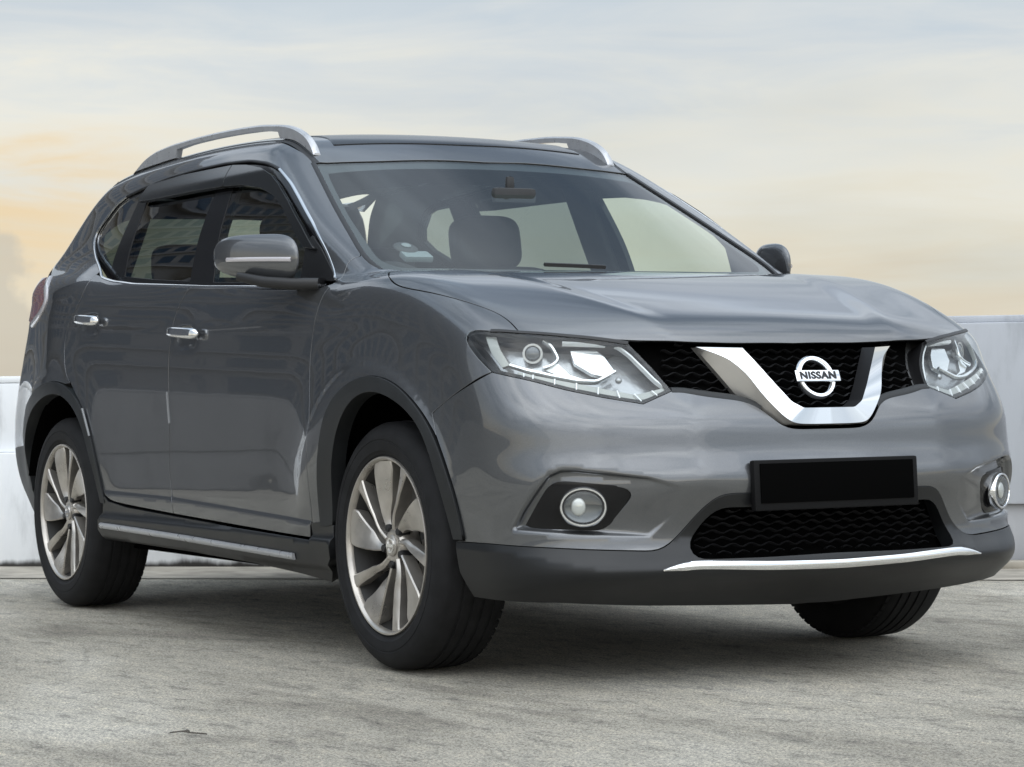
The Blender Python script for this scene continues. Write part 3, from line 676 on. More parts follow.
for nm, hh, mt in (('front_door_window', holes[0], 'clear'), ('rear_door_window', holes[1], 'tint'), ('quarter_window', holes[2], 'tint')):
    P_(nm, hh, DS, sideglass, mt, off=-.010, gap=-.004, depth=.002, h=.03)
chrome_path = [dlo[i] for i in range(len(dlo))]
belt_tr = onside([(-.40, 1.107), (-.751, 1.116), (-1.281, 1.137), (-1.965, 1.174), (-2.187, 1.194), (-2.329, 1.214)], S.body, 0.).tolist() + [list(p) for p in dlo[6:15]]
for nm, pts_, mt, w_ in (('window_chrome_trim', belt_tr, 'chrome', .010), ('window_top_seal', [list(p) for p in dlo[14:22]], 'black', .010), ('pillar_chrome_trim', [list(p) for p in dlo[21:]], 'chrome', .010)):
    both.append((nm, strip(nm, pts_, S.body, M[mt], car, w=w_, hgt=.002, h=.012, off=-.001, smooth=6)))
both.append(('windshield_seal', strip('windshield_seal', CURVES['ws_side'], S.upper, M['black'], car, w=.016, hgt=.003, smooth=6)))
vis_r = [(-2.25, 1.488), (-2.232, 1.547), (-1.9, 1.558), (-1.425, 1.554), (-1.392, 1.478), (-1.62, 1.482), (-2.14, 1.484)]
vis_f = [(-1.418, 1.554), (-1.28, 1.543), (-1.12, 1.519), (-1.01, 1.487), (-.925, 1.450), (-.80, 1.385), (-.662, 1.303), (-.55, 1.224), (-.615, 1.232), (-.66, 1.262), (-.74, 1.317), (-.83, 1.370), (-.925, 1.414), (-1.06, 1.449), (-1.23, 1.471), (-1.386, 1.478)]
for nm, pv in (('rear_window_visor', vis_r), ('front_window_visor', vis_f)):
    q = onside(pv, S.upper, .016); n_ = len(q)
    lp = loop(*[seg([q[i], q[(i + 1) % n_]], smooth=0) for i in range(n_)])
    P_(nm, lp, DS, lambda x, y, z: S.upper(x, y, z) - .006 - .012 * sstep(0, 1, (1.57 - z) / .07), 'visor', depth=.016, gap=.0008, h=.012)

# -- front bumper skin and lower valance
pl = CURVES['paint_low'][:13]
gl_ = CURVES['grille_low'][:7] + [(.962, 0., .675)]
half = loop(seg(pl, rev=True, smooth=3), seg('arch_f_out', b=5), seg('bumper_cut', rev=True), seg([hl[12], hl[11], hl[10], hl[9], hl[8]], smooth=2), seg([hl[8], hl[7]], smooth=0), seg(gl_, smooth=4))
ol = loop(half, (half * np.array([1, -1, 1]))[::-1])
fog_ol = loop(seg(CURVES['fog'] + [CURVES['fog'][0]], smooth=2, h=.012))
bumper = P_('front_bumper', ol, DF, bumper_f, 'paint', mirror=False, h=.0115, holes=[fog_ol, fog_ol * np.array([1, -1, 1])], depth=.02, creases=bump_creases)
vl = CURVES['valance_low']; vlow = vl[:3] + [(.58, -.82, .228), vl[5], vl[6], vl[7], vl[8], vl[9], (.884, 0., .2)]
half = loop(seg(pl, rev=True, smooth=3), seg(vlow[:3], smooth=0), seg([vlow[2], (.50, -.838, .235)] , smooth=0), seg([(.50, -.838, .235)] + vlow[4:], smooth=3))
ol = loop(half, (half * np.array([1, -1, 1]))[::-1])
ik = [(.96, 0, .472), (.967, -.263, .472), (.955, -.349, .473), (.942, -.385, .444), (.928, -.429, .385), (.933, -.431, .362), (.944, -.413, .343), (.968, -.219, .342), (.973, 0., .345)]
ih = seg(ik, smooth=2); inth = loop(ih, (ih * np.array([1, -1, 1]))[::-1])
val = P_('front_valance', ol, DF, valance_f, 'valance', mirror=False, h=.013, holes=[inth], depth=.045)
st = CURVES['strip']
cs = [(st[0][0], -.518, .3165), (.946, -.446, .3245), (.978, -.222, .318), (.986, 0, .3155)]
cs = seg(cs, smooth=3); cs = np.concatenate([cs, (cs * np.array([1, -1, 1]))[::-1][1:]])
strip('chrome_lip', cs, valance_f, M['chrome'], val, w=.023, hgt=.007, taper=3, smooth=2)

M['mesh'] = pbr('grille_plastic', (.012, .012, .013), .5, spec=.3)
def wave_mesh(name, outline, Fn, off, zs_, parent, wl=.052, amp=.0042, th=.0040, clip=.435):
    poly = DF.to2(outline); mb = MB()
    smin_, smax_ = poly[:, 0].min(), poly[:, 0].max()
    for r_, z0 in enumerate(zs_):
        s_ = np.arange(smin_, smax_, .006)
        zz_ = z0 + amp * np.sin(s_ / wl * 2 * math.pi + (r_ % 2) * math.pi)
        ins = (np.abs(s_) < clip) & inside(np.stack([s_, zz_], 1), [poly]) & ~near_edge(np.stack([s_, zz_], 1), [poly], .006)
        run = []
        for k in range(len(s_) + 1):
            if k < len(s_) and ins[k]: run.append(k); continue
            if len(run) > 5:
                ab = np.stack([s_[run], zz_[run]], 1)
                P = surf(lambda x, y, z: Fn(x, y, z) - off, DF, ab, .5, 1.3, 60)
                mb.tube(P, [(-th / 2, -.006), (th / 2, -.006), (th / 2, .006), (0, .0085), (-th / 2, .006)], (1, 0, .25))
            run = []
    return mb.build(name, M['mesh'] if 'grille' in name else M['black'], parent, deg=50)
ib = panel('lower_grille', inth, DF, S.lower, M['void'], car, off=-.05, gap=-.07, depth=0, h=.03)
wave_mesh('mesh', inth, S.lower, -.028, np.arange(.352, .47, .0185), ib, clip=.6)

# -- upper grille
tip = hl[7]
gt = [hl[4], hl[5]]
gl2 = [(x, y, z) for x, y, z in gl_]
hf = CURVES['hood_front']
half = loop(seg([(hf[7][0], 0, hf[7][2] + .004)] + [(hf[i][0], hf[i][1], hf[i][2] + .004) for i in (7, 6, 5, 4, 3)] + [(.716, -.535, .924)], smooth=3), seg([(.716, -.535, .924), hl[5], hl[6], hl[7]], smooth=1), seg(gl_, smooth=4))
gout = loop(half, (half * np.array([1, -1, 1]))[::-1])
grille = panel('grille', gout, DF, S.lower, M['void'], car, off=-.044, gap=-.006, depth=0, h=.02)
wave_mesh('grille_mesh', gout, S.lower, -.03, np.arange(.70, .91, .0205), grille)
lipc = [(x, y, z + .012) for x, y, z in gl_[:5]]
gs = seg([(.862, -.428, .793)] + lipc[1:], smooth=3)
both.append(('grille_surround', strip('grille_surround', gs, S.lower, M['plastic'], car, w=.024, hgt=.006, off=-.004, smooth=3)))
# chrome V: outer flank, front face and inner return
vo = [(.806, -.321, .895), (.844, -.273, .824), (.884, -.224, .748), (.922, -.183, .716), (.952, -.135, .686), (.958, -.06, .683), (.960, 0, .683)]
vsd = [(.816, -.323, .897), (.868, -.258, .868), (.908, -.222, .823), (.942, -.196, .766), (.973, -.129, .690), (.980, -.06, .688), (.982, 0, .688)]
vi = [(.884, -.220, .893), (.912, -.184, .842), (.938, -.150, .793), (.960, -.116, .748), (.970, -.084, .731), (.974, -.04, .731), (.975, 0, .731)]
def vpath(pts, dx=0., sm=5):
    q = vline0(pts, sm=sm); q[:, 0] += dx; return q
def vline0(pts, n=14, sm=5):
    out = []
    for a, b in zip(pts[:-1], pts[1:]):
        for k in range(n): t = k / n; out.append([a[j] + (b[j] - a[j]) * t for j in range(3)])
    out.append(list(pts[-1])); q = np.array(out)
    for _ in range(sm): q[1:-1] += .5 * ((q[:-2] + q[2:]) / 2 - q[1:-1])
    return q
rails = [vpath(vo, -.02), vpath(vo), vpath(vsd, 0., 30), vpath(vi), vpath(vi, -.06)]
mb = MB(); n_ = len(rails[0]); k_ = len(rails)
full = [np.concatenate([r_, (r_ * np.array([1, -1, 1]))[::-1][1:]]) for r_ in rails]
V = np.concatenate(full); nn = len(full[0])
Fv = [(j * nn + i, j * nn + i + 1, (j + 1) * nn + i + 1, (j + 1) * nn + i) for j in range(2, k_ - 2) for i in range(nn - 1)]
mb.add(V, Fv); mb.build('chrome_v_bar', M['chrome'], grille, deg=28)
mb = MB(); mb.add(np.concatenate(full[:3]), [(j * nn + i, j * nn + i + 1, (j + 1) * nn + i + 1, (j + 1) * nn + i) for j in range(2) for i in range(nn - 1)]); mb.build('v_bar_flank', M['v_flank'], grille, deg=28)
mb = MB(); mb.add(np.concatenate(full[-2:]), [(i, i + 1, nn + i + 1, nn + i) for i in range(nn - 1)]); mb.build('v_bar_inner_edge', M['mesh'], grille, deg=28)
# round emblem with its name bar
BC = Vector((.908, 0, .812)); bn = Vector((.93, 0, .36)).normalized(); bx = Vector((0, 1, 0)); bu = bn.cross(bx)
mb = MB(); ring = [BC + (bx * math.cos(a) + bu * math.sin(a)) * .054 for a in np.linspace(0, 2 * math.pi, 64, endpoint=False)]
mb.tube(ring, [(-.0085, -.006), (-.0085, .002), (-.004, .0075), (.004, .0075), (.0085, .002), (.0085, -.006)], bn, closed=True)
badge = mb.build('emblem_ring', M['chrome'], grille, deg=40)
mb = MB(); rot = Matrix((bx, bu, bn)).transposed(); mb.box(BC + bn * .006, (.146, .0325, .014), rot)
mb.build('emblem_bar', M['chrome'], grille, bevel=.003)
fc = bpy.data.curves.new('emblem_text', 'FONT'); fc.body = 'NISSAN'; fc.size = .029; fc.align_x = 'CENTER'; fc.align_y = 'CENTER'; fc.extrude = .0008; fc.space_character = 1.08; fc.offset = .0009
tmp = bpy.data.objects.new('tmp', fc); scene.collection.objects.link(tmp)
dg = bpy.context.evaluated_depsgraph_get(); tm = bpy.data.meshes.new_from_object(tmp.evaluated_get(dg))
bpy.data.objects.remove(tmp)
tm.name = 'emblem_lettering'; M4 = rot.to_4x4(); M4.translation = BC + bn * .0137
xs = [v.co.x for v in tm.vertices]; sx = .118 / (max(xs) - min(xs))
tm.transform(Matrix.Diagonal((sx, 1, 1, 1))); tm.transform(M4)
link('emblem_lettering', tm, M['black'], grille)

# -- number plate (blank black) in its holder
pc = Vector((.992, 0, .529)); pr_ = Matrix.Rotation(R(-3), 3, 'Y')
mb = MB(); mb.box(pc, (.022, .538, .134), pr_); plate = mb.build('number_plate', pbr('plate_frame', (.006, .006, .0065), .6, spec=.15), car, bevel=.006)
mb = MB(); mb.box(pc + Vector((.0125, 0, .006)), (.004, .502, .104), pr_); mb.build('blank_face', M['void'], plate, bevel=.001)

# -- headlights
hlo = loop(seg([hl[0], hl[1]], smooth=0), seg(hl[1:4] + hl[3:6], smooth=2), seg(hl[5:8], smooth=1), seg(hl[7:9], smooth=0), seg(hl[8:13], smooth=2), seg([hl[12], hl[13], hl[0]], smooth=1))
def dent(Fn, c): return lambda x, y, z: Fn(x, y, z) - c
M['bucket'] = pbr('lamp_housing', (.42, .43, .44), .25, .75, bump=.5, bscale=45)
M['reflector'] = pbr('lamp_reflector', (.80, .82, .83), .16, .9)
M['led'] = pbr('led_strip', (.75, .77, .78), .25, .2, coat=.5)
M['ledgrey'] = pbr('led_tray', (.30, .31, .29), .3, .4, coat=.5)
house = P_('headlight', hlo, DF, S.lower, 'bucket', off=-.052, gap=-.002, depth=0, h=.02)
wallo = panel('lamp_surround', hlo, DF, S.lower, M['mesh'], house, off=-.006, gap=.001, depth=.055, holes=[loop(seg([hl[i] for i in range(14)] + [hl[0]], smooth=1)) * 1.0], hole_gap=-.0075, h=.02)
lens = panel('lens', hlo, DF, S.lower, M['lens'], house, off=.001, gap=.001, depth=.006)
def hlpt(zpts, off):
    """lamp features given on the body surface, pushed back into the lamp"""
    return [tuple(p) for p in surf(lambda x, y, z: S.lower(x, y, z) - off, DF, DF.to2(np.array(zpts)), .3, 1.3, 80)]
L_ = CURVES
strip('lamp_gasket', [hl[2], hl[3], hl[4], hl[5]], dent(S.lower, .002), M['black'], house, w=.011, hgt=.0015, smooth=1)
for nm, c_, off, w_, mt in (('chrome_blade', 'hl_blade1', -.022, .010, 'reflector'), ('chrome_blade', 'hl_blade2', -.022, .012, 'reflector'), ('light_guide', 'hl_guide', -.018, .009, 'led')):
    strip(nm, hlpt(L_[c_], off), dent(S.lower, off), M[mt], house, w=w_, hgt=.008, h=.008, smooth=2)
for nm, c_, off, mt in (('reflector', 'hl_refl', -.030, 'reflector'), ('reflector', 'hl_refl2', -.026, 'reflector'), ('led_tray', 'hl_tray', -.012, 'ledgrey'), ('side_reflector', 'hl_side', -.014, 'ledgrey')):
    q = hlpt(L_[c_], off); lp = loop(*[seg([q[i], q[(i + 1) % len(q)]], smooth=0, h=.01) for i in range(len(q))])
    panel(nm, lp, DF, S.lower, M[mt], house, off=off, gap=0., depth=.012, h=.015)
for k in range(8):
    t = .10 + .115 * k; A_, B_ = np.array(L_['hl_tray_lo']), np.array(L_['hl_tray_hi'])
    pa = [np.interp(t, np.linspace(0, 1, len(A_)), A_[:, j]) for j in range(3)]; pb = [np.interp(t, np.linspace(0, 1, len(B_)), B_[:, j]) for j in range(3)]
    strip('led', hlpt([pa, pb], -.010), dent(S.lower, -.010), M['led'], house, w=.006, hgt=.004, h=.006, smooth=0)
pj = Vector(hlpt([L_['hl_proj'][0]], -.035)[0]); pn = Vector((.86, -.5, .05)).normalized()
def disc_frame(n): 
    x_ = n.cross(Vector((0, 0, 1))).normalized(); return x_, x_.cross(n)
def ring_at(mb, c, n, r, prof, ry=None, nseg=40):
    x_, z_ = disc_frame(n); pts = [c + x_ * (r * math.cos(a)) + z_ * ((ry or r) * math.sin(a)) for a in np.linspace(0, 2 * math.pi, nseg, endpoint=False)]
    mb.tube(pts, prof, n, closed=True)
def dome_at(mb, c, n, r, hgt, ry=None, nseg=32, rings=7):
    x_, z_ = disc_frame(n); V = [c + n * hgt]; 
    for i in range(1, rings + 1):
        a = i / rings * math.pi / 2
        for j in range(nseg):
            t = 2 * math.pi * j / nseg; V.append(c + n * (hgt * math.cos(a)) + x_ * (r * math.sin(a) * math.cos(t)) + z_ * ((ry or r) * math.sin(a) * math.sin(t)))
    Fc = [(0, 1 + j, 1 + (j + 1) % nseg) for j in range(nseg)]
    for i in range(rings - 1):
        for j in range(nseg): Fc.append((1 + i * nseg + j, 1 + (i + 1) * nseg + j, 1 + (i + 1) * nseg + (j + 1) % nseg, 1 + i * nseg + (j + 1) % nseg))
    mb.add(V, Fc)
mb = MB(); ring_at(mb, pj, pn, .024, [(-.003, -.01), (-.003, .006), (.003, .006), (.003, -.01)]); mb.build('projector_ring', M['bucket'], house)
mb = MB(); dome_at(mb, pj, pn, .021, .010); mb.build('projector_lens', pbr('projector_glass', (.10, .11, .12), .05, .3, coat=1), house, deg=80)
amb = Vector(hlpt([L_['hl_amber'][0]], -.03)[0]); mb = MB(); dome_at(mb, amb, pn, .009, .008); mb.build('side_bulb', M['bucket'], house, deg=80)

# -- fog lamps
bez = P_('fog_lamp', fog_ol, DF, S.lower, 'gloss_black', off=-.024, gap=-.003, depth=.02, h=.012)
fcn = Vector((.846, -.702, .483)); fn_ = Vector((math.cos(R(29.3)), -math.sin(R(29.3)), 0))
fcn = fcn - fn_ * .020 + Vector((0, .004, 0))
mb = MB(); ring_at(mb, fcn + fn_ * .012, fn_, .0575, [(-.0055, -.014), (-.0055, .001), (-.002, .006), (.002, .006), (.0055, .001), (.0055, -.014)], ry=.0475); mb.build('chrome_ring', M['chrome'], bez)
mb = MB(); ring_at(mb, fcn, fn_, .053, [(-.003, -.03), (-.003, .016), (.003, .016), (.003, -.03)], ry=.043); mb.build('lamp_tube', M['black'], bez)
mb = MB(); dome_at(mb, fcn + fn_ * .014, fn_, .051, -.009, ry=.042); mb.build('reflector_bowl', pbr('lamp_bowl', (.15, .155, .16), .22, .8), bez, deg=80)
mb = MB(); dome_at(mb, fcn + fn_ * .015, fn_, .051, .007, ry=.042); mb.build('lens', M['lens'], bez, deg=80)
mb = MB(); dome_at(mb, fcn + fn_ * .006 + Vector((-.006, -.011, 0)), fn_, .019, .008, ry=.024); mb.build('bulb', pbr('bulb_glass', (.6, .6, .58), .1, .3, coat=1), bez, deg=80)

# -- wheel-arch cladding, sills, door trims
ai = CURVES['arch_f_in'] + [(-.235, -.905, .50), (-.26, -.89, .40)]
ol = loop(seg('arch_f_out'), [(-.30, -.885, .392)], seg(ai, rev=True))
P_('front_arch_cladding', ol, DS, S.lower, 'plastic', off=.008, depth=.05, h=.014)
ao = [(-2.145, -.888, .40)] + CURVES['arch_r_out'] + [(-3.055, -.878, .60), (-3.085, -.867, .50), (-3.095, -.86, .42)]
ai = [(-2.185, -.888, .40)] + CURVES['arch_r_in'] + [(-3.050, -.872, .50), (-3.058, -.866, .42)]
ol = loop(seg(ao), seg(ai, rev=True))
P_('rear_arch_cladding', ol, DS, S.lower, 'plastic', off=.008, depth=.05, h=.014)
sl = [(-.405, .352), (-1.0, .363), (-1.50, .378), (-1.95, .394), (-2.12, .41), (-2.15, .43), (-2.20, .34), (-2.225, .305), (-2.19, .270), (-1.46, .262), (-.9, .252), (-.56, .238), (-.36, .224), (-.272, .30), (-.258, .40), (-.33, .408), (-.405, .40)]
q = onside(sl, sill_f); lp = loop(*[seg([q[i], q[(i + 1) % len(q)]], smooth=0) for i in range(len(q))])
sill = P_('side_sill', lp, DS, sill_f, 'valance', depth=.05, h=.014)
both.append(('sill_chrome_strip', strip('sill_chrome_strip', onside([(-.52, .296), (-1.04, .305), (-1.435, .313), (-2.167, .324)], sill_f), sill_f, M['satin'], car, w=.020, hgt=.006, off=.006)))
for nm, par, ends in (('front_door_handle', fdoor, ((-1.513, .998), (-1.262, .983))), ('rear_door_handle', rdoor, ((-2.388, 1.066), (-2.168, 1.051)))):
    a, b = onside(ends, S.lower); t_ = np.linspace(0, 1, 24); pts = [a + (b - a) * t + np.array([0, -(.014 + .016 * (1 - abs(2 * t - 1) ** 3)), 0]) for t in t_]
    prof = []
    for t in t_:
        s_ = max(0.05, 1 - abs(2 * t - 1) ** 9) ** .5
        prof.append([(x_ * s_ * (.86 + .14 * t), y_ * s_) for x_, y_ in rrect(.038, .024, .011)])
    mb = MB(); mb.tube(pts, prof, (0, -1, .1)); h_ = mb.build('door_handle', M['chrome'], par, deg=50)
    par['hn'] = 1
dg_ = onside([(-1.535, .795), (-1.528, .745), (-1.518, .69)], S.lower)
both.append(('door_edge_guard', strip('door_edge_guard', dg_, S.lower, M['guard'], car, w=.006, hgt=.007)))
ag = onside([(-2.30, .738), (-2.265, .69), (-2.236, .640)], S.lower)
both.append(('arch_edge_guard', strip('arch_edge_guard', ag, S.lower, M['guard'], car, w=.007, hgt=.003, off=.009)))

# -- rear end
def cylpt(lst, Fn=None): return [tuple(p) for p in surf(Fn or S.body, DB, DB.to2(np.array(lst)), .2, 1.5, 120)]
tb = cylpt([(-3.078, -.836, 1.065), (-3.2, -.8, 1.085), (-3.35, -.6, 1.09), (-3.4, -.5, 1.10)])
tt = cylpt([(-2.98, -.80, 1.245), (-3.12, -.73, 1.25), (-3.25, -.60, 1.22), (-3.4, -.5, 1.18)])
ol = loop(seg(tail_front, smooth=3), seg(tb), seg(tt, rev=True))
tl = P_('tail_light', ol, DB, S.body, 'redlens', off=.004)
both.append(('tail_light_edge', strip('tail_light_edge', tail_front, S.body, M['whitelens'], car, w=.03, hgt=.008, smooth=3)))
rb_top = cylpt([(-3.078, -.836, 1.062), (-3.2, -.8, 1.082), (-3.4, -.5, 1.06), (-3.5, 0, 1.02)], S.lower)
rb_low = cylpt([(-3.06, -.877, .60), (-3.3, -.7, .58), (-3.5, -.3, .57), (-3.6, 0, .57)], S.lower)
h_ = loop(seg([(-2.925, -.904, .752), (-2.97, -.89, .92), (-3.078, -.836, 1.062)], smooth=1), seg(rb_top))
h2 = loop(seg(rb_low), ) 
ol = loop(h_, (h_ * np.array([1, -1, 1]))[::-1], [(-3.017, .887, .696)], seg(fl(rb_low)), seg(rb_low, rev=True), [(-3.017, -.887, .696)])
P_('rear_bumper', ol, DB, S.lower, 'paint', mirror=False, h=.03)
rv_low = cylpt([(-3.10, -.86, .42), (-3.14, -.83, .30), (-3.3, -.65, .28), (-3.45, 0, .28)], S.lower)
ol = loop(seg(rb_low), seg(fl(rb_low), rev=True), seg(fl(rv_low)), seg(rv_low, rev=True))
P_('rear_valance', ol, DB, S.lower, 'plastic', mirror=False, h=.03, depth=.04)
tg_top = cylpt([(-3.0, -.55, 1.555), (-3.1, 0, 1.57)])
tg_side = cylpt([(-3.05, -.60, 1.50), (-3.2, -.68, 1.27), (-3.25, -.58, 1.2), (-3.4, -.5, 1.10)])
h_ = loop(seg(tg_side, rev=True), seg(tg_top)); bt = cylpt([(-3.4, -.5, 1.06), (-3.5, 0, 1.02)])
win = cylpt([(-3.2, -.52, 1.25), (-3.1, -.47, 1.49), (-3.15, 0, 1.50)]); wb = cylpt([(-3.2, -.52, 1.25), (-3.3, 0, 1.24)])
wh = loop(seg(win), seg(fl(win), rev=True), seg(fl(wb)), seg(wb, rev=True))
ol = loop(seg(bt, rev=True), h_, (h_ * np.array([1, -1, 1]))[::-1], seg(fl(bt)))
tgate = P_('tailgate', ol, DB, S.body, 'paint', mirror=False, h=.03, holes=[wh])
panel('rear_window', wh, DB, S.body, M['tint'], tgate, off=-.006, gap=-.004, depth=0, h=.05)
sp = [tuple(p) for p in drop([(-2.84, -.56), (-3.0, -.5), (-3.08, 0)], S.upper)]; spo = [(-3.0, -.57, 1.545), (-3.2, -.5, 1.575), (-3.27, 0, 1.585)]
mb = MB(); A_ = resample(sp, .05, 2); B_ = resample(spo, .05, 2); k_ = min(len(A_), len(B_)); A_ = A_[np.linspace(0, len(A_) - 1, k_).astype(int)]; B_ = B_[np.linspace(0, len(B_) - 1, k_).astype(int)]
A2 = np.concatenate([A_, (A_ * [1, -1, 1])[::-1][1:]]) + [0, 0, .004]; B2 = np.concatenate([B_, (B_ * [1, -1, 1])[::-1][1:]]); nA = len(A2)
V = np.concatenate([A2, B2, B2 - [0, 0, .02], A2 - [0, 0, .03]]); Fc = [(j * nA + i, j * nA + i + 1, ((j + 1) % 4) * nA + i + 1, ((j + 1) % 4) * nA + i) for j in range(4) for i in range(nA - 1)] + [(0, nA, 2 * nA, 3 * nA), (nA - 1, 4 * nA - 1, 3 * nA - 1, 2 * nA - 1)]
mb.add(V, Fc); mb.build('roof_spoiler', M['paint'], car, deg=40)
# -- roof rails: a bar on two solid feet
ro = [(-.996, 1.566), (-1.009, 1.593), (-1.057, 1.623), (-1.125, 1.646), (-1.217, 1.662), (-1.407, 1.679), (-1.606, 1.689), (-1.80, 1.692), (-1.992, 1.690), (-2.251, 1.682), (-2.446, 1.668), (-2.57, 1.622), (-2.33, 1.639), (-2.205, 1.643)]
def rail():
    outer0 = [(-.990, 1.562), (-.996, 1.580), (-1.020, 1.605), (-1.057, 1.625), (-1.125, 1.648), (-1.217, 1.664), (-1.407, 1.680), (-1.606, 1.687), (-1.80, 1.690), (-1.992, 1.689), (-2.20, 1.684), (-2.38, 1.672), (-2.50, 1.650), (-2.60, 1.610)]
    outer = [(x - .050, z + .003 + .013 * min(1, max(0, (-1.0 - x) / .25))) for x, z in outer0]
    lower_ = [(-2.60, 1.585), (-2.35, 1.610), (-2.205, 1.618)]
    hole = [(-2.20, 1.640), (-2.17, 1.660), (-2.03, 1.666), (-1.88, 1.669), (-1.64, 1.667), (-1.50, 1.662), (-1.30, 1.650), (-1.275, 1.644)]
    top = np.array(outer); n = 40
    # build as two-sided profile strips: foot, bar, foot
    d = np.r_[0, np.cumsum(np.hypot(*np.diff(top, axis=0).T))]; t = np.linspace(0, d[-1], 90)
    tx = np.interp(t, d, top[:, 0]); tz = np.interp(t, d, top[:, 1])
    for _ in range(6): tx[1:-1] += .5 * ((tx[:-2] + tx[2:]) / 2 - tx[1:-1]); tz[1:-1] += .5 * ((tz[:-2] + tz[2:]) / 2 - tz[1:-1])
    zr = S.upper; base = drop([(x, -.560) for x in tx], S.upper)[:, 2] + .001
    mb = MB(); V = []; Fc = []
    bar = (tx < -1.312) & (tx > -2.23)
    th = np.interp(tx, [-2.3, -2.1, -1.4, -1.2], [.026, .020, .022, .028])
    bot = np.where(bar, tz - th, base)
    bot = np.minimum(bot, tz - .004)
    secs = []
    for i in range(len(tx)):
        w = .026 if not bar[i] else .024
        r = .006; a, b = tz[i], bot[i]
        y0 = -.560
        secs.append([(tx[i], y0 - w / 2, b), (tx[i], y0 - w / 2, a - r), (tx[i], y0 - w / 2 + r, a), (tx[i], y0 + w / 2 - r, a), (tx[i], y0 + w / 2, a - r), (tx[i], y0 + w / 2, b)])
    V = [p for s_ in secs for p in s_]; k = 6
    for i in range(len(secs) - 1):
        for j in range(k): Fc.append((i * k + j, (i + 1) * k + j, (i + 1) * k + (j + 1) % k, i * k + (j + 1) % k))
    Fc += [tuple(range(k)), tuple(reversed(range((len(secs) - 1) * k, len(secs) * k)))]
    mb.add(V, Fc); return mb.build('roof_rail', M['satin'], car, deg=32)
both.append(('roof_rail', rail()))

# -- door mirrors
def mirror_shell(zlo, zhi, grow=0., name='side_mirror', mat='paint'):
    ns, na = 34, 40; V = []; Fc = []
    for i in range(ns + 1):
        s_ = i / ns; y = -.885 - .140 * s_
        m_ = max(1e-3, (1 - abs(2 * s_ - 1) ** (5 if s_ > .5 else 7))) ** (.42 if s_ > .5 else .35)
        xf = -.440 - .285 * s_ ** 1.3; xr = -.655 - .195 * s_
        zc = 1.190 + .014 * s_; hh = (.077 - .012 * s_ ** 2) * m_ + grow; cx = (xf + xr) / 2; hx = (xf - xr) / 2 * (.45 + .55 * m_) * (m_ ** .5) + grow
        for j in range(na):
            a = 2 * math.pi * j / na; ca, sa = math.cos(a), math.sin(a)
            e = .62 if ca < 0 else .86
            V.append((cx + hx * math.copysign(abs(ca) ** e, ca), y, zc + hh * math.copysign(abs(sa) ** .80, sa) * (1 if sa > 0 else 1.0 - .38 * s_ ** 1.5)))
    for i in range(ns):
        for j in range(na): Fc.append((i * na + j, i * na + (j + 1) % na, (i + 1) * na + (j + 1) % na, (i + 1) * na + j))
    Fc += [tuple(range(na)), tuple(reversed(range(ns * na, (ns + 1) * na)))]
    mb = MB(); mb.add(V, Fc); return mb, V, na, ns
mbm, Vm, na, ns = mirror_shell(0, 0)
mir = mbm.build('side_mirror', M['paint'], car, deg=60)
both.append(('side_mirror', mir))
# turn signal along the front of the cap
Vm = np.array(Vm).reshape(ns + 1, na, 3)
path = [];
for i in range(7, ns - 1):
    row = Vm[i]; fr = row[row[:, 0] > row[:, 0].mean()]; zt = 1.197 - .012 * (1 - i / ns)
    o_ = np.argsort(fr[:, 2]); path.append((np.interp(zt, fr[o_, 2], fr[o_, 0]), row[0, 1], zt))
mb = MB(); mb.tube(path, [(-.0065, -.004), (-.0065, .002), (0, .005), (.0065, .002), (.0065, -.004)], (.8, -.6, 0)); mb.build('turn_signal', M['whitelens'], mir, deg=60)
mb = MB(); prof = rrect(.085, .040, .012)
mb.tube([(-.455, -.82, 1.112), (-.50, -.87, 1.113), (-.58, -.93, 1.122), (-.66, -.985, 1.142)], [rrect(.11, .036, .014), rrect(.13, .036, .014), rrect(.14, .034, .014), rrect(.10, .026, .010)], (0, 0, 1)); mb.build('mirror_foot', M['black'], mir, deg=40)
q = onside([(-.395, 1.118), (-.62, 1.128), (-.632, 1.255), (-.60, 1.268), (-.53, 1.225), (-.44, 1.152)], S.upper); lp = loop(*[seg([q[i], q[(i + 1) % len(q)]], smooth=0) for i in range(len(q))])
P_('mirror_sail', lp, DS, S.upper, 'black', off=.004, depth=.01)

